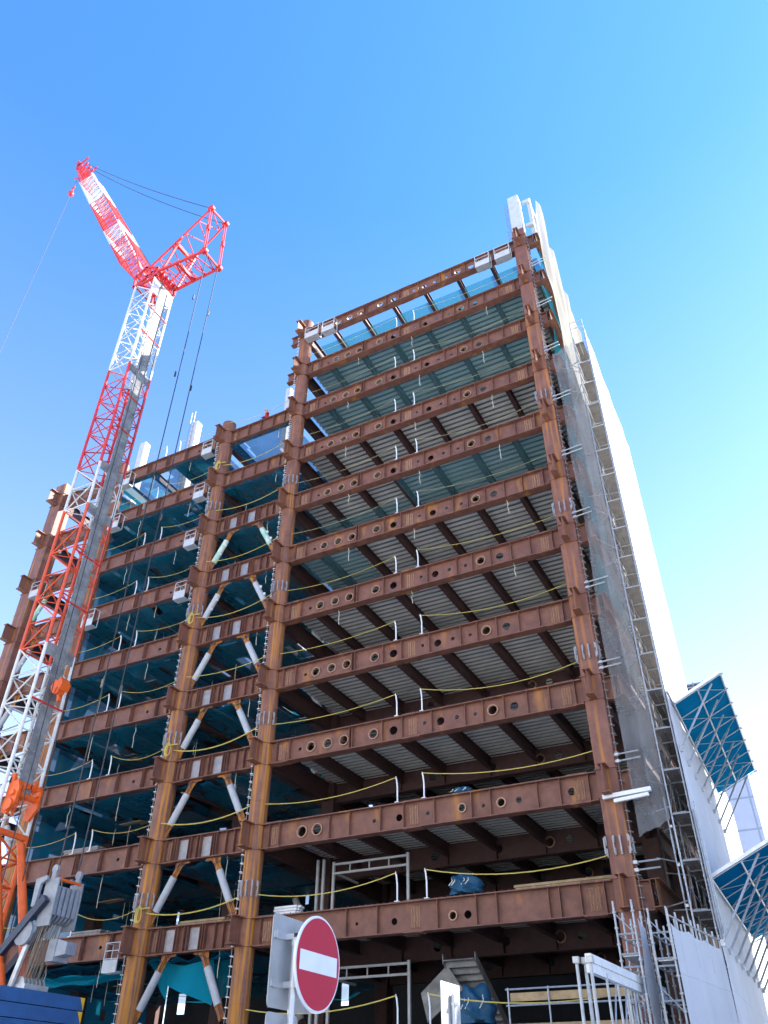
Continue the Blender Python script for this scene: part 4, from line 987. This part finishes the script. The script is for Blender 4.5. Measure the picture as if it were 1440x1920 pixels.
# gantry with reeving, braces and sheaves
mb = MB()
mb.box(-27.55, -27.15, 23.9, 25.15, 8.2, 8.95); 
for q in range(5): mb.box(-27.1, -27.06, 23.93 + q * .25, 24.1 + q * .25, 7.9, 8.9)
mb.box(-27.7, -27.0, 23.86, 23.93, 7.5, 9.2); mb.box(-27.7, -27.0, 25.12, 25.19, 7.5, 9.2)
for y in (23.9, 25.15): mb.bar((-27.35, y, 9.0), (-27.35, y, 9.6), .1, .22); mb.lathe((-27.35, y, 9.55), [(.16, -.06), (.16, .06)], 12, 0, (0, 1, 0))
for q in range(6): mb.lathe((-27.45, 24.0 + q * .2, 8.0), [(.34, -.04), (.34, .04)], 16, 0, (0, 1, 0))
mb.prism([(-28.05, 23.7, 8.2), (-27.85, 23.7, 8.2), (-27.8, 23.7, 9.0), (-27.5, 23.7, 9.15), (-27.55, 23.7, 9.3), (-28.1, 23.7, 9.2)], (0, .12, 0))
mb.lathe((-28.1, 23.75, 7.3), [(.45, -.06), (.45, .06)], 18, 0, (0, 1, 0))
mb.build('gantry_head', 'gantry', cr)
mb = MB(); mb.tube((-27.05, 24.0, 9.15), (-27.05, 25.05, 9.15), .06, None, 8); mb.build('gantry_roller', 'orange', cr, smooth=True)
mb = MB(); mb.box(-27.3, -26.9, 24.35, 25.1, 6.35, 7.1); mb.prism([(-26.9, 24.4, 6.5), (-26.6, 24.6, 6.6), (-26.6, 24.6, 7.0), (-26.9, 24.4, 7.1)], (0, .5, 0)); mb.build('winch_box', 'gantry', cr)
for y, a in ((23.7, (-27.0, 8.45)), (25.1, (-27.4, 8.6))):
    mb = MB(); e = Vector((-30.6, y, 5.1 if y < 24 else 5.8)); s_ = Vector((a[0] - .3, y, a[1])); mb.bar(s_, s_ + (e - s_) * 1.35, .22, .30); mb.build('gantry_brace', 'navyd', cr)
mb = MB(); rr = random.Random(2)
for q in range(12):
    y0 = 23.98 + q * .095; mb.tube((-27.4 + rr.uniform(-.12, .12), y0, 8.0), (-27.95 + rr.uniform(-.1, .1), 24.05 + q * .082, 5.55), .022, None, 4)
    mb.tube((-27.62, y0, 7.9), (-28.25, 24.05 + q * .082, 5.55), .02, None, 4)
mb.build('reeving', 'wireb', cr)
mb = MB(); mb.box(-28.3, -27.6, 23.95, 25.1, 5.42, 5.62)
for q in range(6): mb.lathe((-28.0, 24.05 + q * .19, 5.62), [(.26, -.04), (.26, .04)], 14, 0, (0, 1, 0))
mb.bar((-28.3, 23.85, 5.3), (-27.9, 23.85, 6.9), .1, .2); mb.build('lower_sheave_frame', 'galv', cr)
# counterweight slabs with hazard ends
for q in range(7):
    z = 4.98 - q * .47; mb = MB()
    a = .07; mb.prism([(-30.6, 21.9 + a, z), (-27.4 - a, 21.9 + a, z), (-27.4, 21.9 + 2 * a, z), (-27.4, 26.95 - a, z), (-27.4 - a, 26.95, z), (-30.6, 26.95, z)], (0, 0, .44))
    cw = mb.build('counterweight_slab', 'navy', cr)
    for ya, yb, sgn in ((26.62, 26.87, 1), (22.7, 22.42, -1)):
        pb = MB(); pb.prism([(-27.393, ya, z + .43), (-27.393, yb, z + .43), (-27.393, yb if sgn > 0 else ya, z + .03)], (.004, 0, 0)); pb.build('hazard_stripe', 'yellow', cw)
# house, tracks, backstop, bracket
mb = MB(); mb.box(-34.5, -28.6, 22.8, 25.9, 1.7, 3.6); mb.box(-34.2, -30.7, 23.0, 25.7, 3.6, 4.2); mb.build('machine_house', 'navy', cr)
mb = MB(); mb.box(-36.4, -34.2, 25.95, 27.3, 1.7, 3.9); mb.build('cab', 'navy', cr)
for y in (21.3, 26.2):
    mb = MB(); pr = [(-36.5, .15), (-36.1, 0), (-26.9, 0), (-26.5, .15), (-26.2, .7), (-26.5, 1.2), (-26.9, 1.35), (-36.1, 1.35), (-36.5, 1.2), (-36.8, .7)]
    mb.prism([(x, y, z) for x, z in pr], (0, 1.2, 0)); mb.build('crawler_track', 'black', cr)
mb = MB(); mb.box(-34, -29, 22.4, 26.3, .7, 1.7); mb.build('car_body', 'navyd', cr)
for y in (23.7, 25.0):
    mb = MB(); mb.tube((-31.2, y, 11.2), (-29.0, y, 6.2), .17, .2, 10); mb.tube((-29.0, y, 6.2), (-28.4, y, 4.9), .26, .26, 10); mb.build('backstop', 'orange', cr, smooth=True)
mb = MB()
for y in (23.6, 24.85):
    mb.prism([(-31.3, y, 12.2), (-31.0, y, 12.1), (-30.6, y, 12.6), (-30.55, y, 13.2), (-30.75, y, 13.6), (-31.0, y, 13.5), (-31.05, y, 13.9), (-31.3, y, 13.9)], (0, .14, 0))
mb.tube((-30.85, 23.5, 13.0), (-30.85, 25.1, 13.0), .13, None, 10); mb.lathe((-30.95, 23.55, 12.5), [(.26, -.04), (.26, .04)], 16, 0, (0, 1, 0)); mb.bar((-31.2, 23.7, 12.3), (-30.75, 24.9, 13.3), .16, .16)
mb.tube((-31.2, 24.1, 12.2), (-30.7, 24.0, 13.5), .08, None, 8); mb.bar((-31.25, 23.6, 13.6), (-31.25, 25, 13.6), .12, .25)
mb.build('backstop_bracket', 'orange', cr)
mb = MB()
mb.prism([(-31.0, 24.1, 18.25), (-30.85, 24.1, 18.62), (-30.6, 24.1, 18.5), (-30.45, 24.1, 18.66), (-30.25, 24.1, 18.3), (-30.4, 24.1, 18.0), (-30.55, 24.1, 18.2), (-30.7, 24.1, 17.85), (-30.9, 24.1, 18.0)], (0, .55, 0))
mb.lathe((-30.62, 24.35, 18.0), [(.17, -.2), (.17, .2)], 16, 0, (0, 1, 0)); mb.bar((-30.62, 24.35, 18.0), (-30.5, 24.35, 17.5), .12, .12)
mb.build('rope_guide', 'orange', cr)
# ball at the end of the jib
mb = MB(); mb.lathe((-49.3, 24.35, 76.3), [(.06, -.35), (.2, -.26), (.27, -.09), (.27, .09), (.2, .26), (.06, .35)], 18); mb.tube((-49.3, 24.35, 76.8), (-49.3, 24.35, 77.3), .08); mb.lathe((-49.3, 24.35, 77.4), [(.2, -.04), (.2, .04)], 14, 0, (0, 1, 0))
tag(mb.build('overhaul_ball', 'red', smooth=True), 'small red overhaul ball hanging on the hoist rope below the jib tip', 'crane ball')

# ---------------------------------------------------------------- road signs
SC = Vector((-3.2, 5.14, 2.44)); SC = Vector((0, 0, 1.6)) + (SC - Vector((0, 0, 1.6))) * 1.055
px, py = SC.x - .055, SC.y - .21
sg = empty('road_sign', (px, py, 0), 'round red no entry sign with a white bar on a grey pole', 'road sign')
mb = MB(); mb.tube((px, py, -.3), (px, py, SC.z + .135), .027, None, 20); mb.build('pole', 'alu', sg, smooth=True)
mb = MB(); mb.tube((px, py, SC.z + .135), (px, py, SC.z + .16), .028, None, 16); mb.build('pole_cap', 'black', sg, smooth=True)
dx0 = SC.x
mb = MB(); mb.lathe((dx0, SC.y, SC.z), [(.297, -.012), (.300, -.008), (.300, .002), (.296, .006)], 72, 0, (1, 0, 0)); disc = mb.build('sign_disc', 'signwhite', sg, smooth=True)
mb = MB(); mb.lathe((dx0 + .0075, SC.y, SC.z), [(.283, -.001), (.283, .001)], 72, 0, (1, 0, 0)); mb.build('red_field', 'signred', disc)
mb = MB(); mb.box(dx0 + .0095, dx0 + .0115, SC.y - .247, SC.y + .247, SC.z - .062, SC.z + .060); mb.build('white_bar', 'signwhite', disc)
for z in (SC.z + .10, SC.z - .15):
    mb = MB(); mb.lathe((px, py, z), [(.032, -.02), (.032, .02)], 20); mb.box(px - .005, dx0 - .013, py - .02, py + .2, z - .016, z + .016); mb.build('clamp', 'alu', sg)
# plate for the other direction, seen from its back
bx = px - .075
def rplate(mb, x, y0, y1, z0, z1, r, t):
    pts = []
    for cy, cz, a0 in ((y1 - r, z1 - r, 0), (y0 + r, z1 - r, 90), (y0 + r, z0 + r, 180), (y1 - r, z0 + r, 270)):
        for i in range(5): a = R(a0 + i * 22.5); pts.append((x, cy + r * math.cos(a), cz + r * math.sin(a)))
    mb.prism(pts, (t, 0, 0))
mb = MB(); rplate(mb, bx, py - .19, py + .33, SC.z - .29, SC.z + .27, .03, .003)
bp = mb.build('back_plate', 'alu', sg); bp['label'] = 'bare grey back of a square sign plate'
for z in (SC.z + .14, SC.z - .15):
    mb = MB(); mb.box(bx + .004, bx + .014, py - .17, py + .31, z - .02, z + .02); mb.box(bx + .014, bx + .02, py - .15, py - .09, z - .026, z + .026); mb.box(bx + .014, px, py - .03, py + .03, z - .018, z + .018); mb.build('bracket_bar', 'alu', bp)
mb = MB(); rplate(mb, bx + .01, py - .2, py + .18, SC.z - .62, SC.z - .315, .03, .003); mb.box(bx + .014, px, py - .03, py + .03, SC.z - .46, SC.z - .43)
lp = mb.build('lower_plate', 'alu', sg); lp['label'] = 'small grey plate below the square one'
# second sign, seen edge on
q0 = Vector((-6.26, 14.45, 0)); zt = 3.32
s2 = empty('road_sign', q0, 'small pale sign plate seen nearly edge on, on a bluish pole before the tarp bundle', 'road sign')
mb = MB(); mb.tube((q0.x, q0.y, -.3), (q0.x, q0.y, zt), .040, None, 16); mb.lathe((q0.x, q0.y, zt), [(.042, 0), (.03, .03), (.0, .045)], 16); mb.build('pole', 'alu', s2, smooth=True)
mb = MB(); mb.prism([(q0.x - .10, q0.y - .30, 2.6), (q0.x - .10, q0.y - .30, 3.52), (q0.x - .02, q0.y + .30, 3.50), (q0.x - .02, q0.y + .30, 2.6)], (.012, .0, 0)); mb.build('sign_plate', 'alu', s2)
for z in (3.2, 2.75):
    mb = MB(); mb.lathe((q0.x, q0.y, z), [(.052, -.025), (.052, .025)], 14); mb.box(q0.x + .03, q0.x + .1, q0.y - .03, q0.y + .03, z - .02, z + .02); mb.build('clamp', 'galv', s2)

# ---------------------------------------------------------------- office tower far behind
tw = empty('office_tower', (-16, 118, 0), 'far grey and lavender office tower with a louvred crown behind the sheet wall', 'building')
mb = MB(); mb.box(-30, -5.9, 110, 130, 22.5, 38); mb.build('upper_facade', 'towerl', tw)
mb = MB(); mb.box(-30, -5.75, 109.9, 130, 0, 27.9); mb.build('lower_facade', 'towerd', tw)
mb = MB(); mb.box(-30, -8.1, 112, 128, 38, 48.2); mb.build('crown', 'towerl', tw)
mb = MB()
for i in range(7): mb.box(-29, -8.2 - .05 * i, 112.2, 127, 48.5 + i * .42, 48.72 + i * .42)
for x in (-12, -10, -8.6): mb.box(x, x + .15, 112.1, 112.3, 48.2, 51.4)
mb.build('roof_louver', 'towerd', tw)
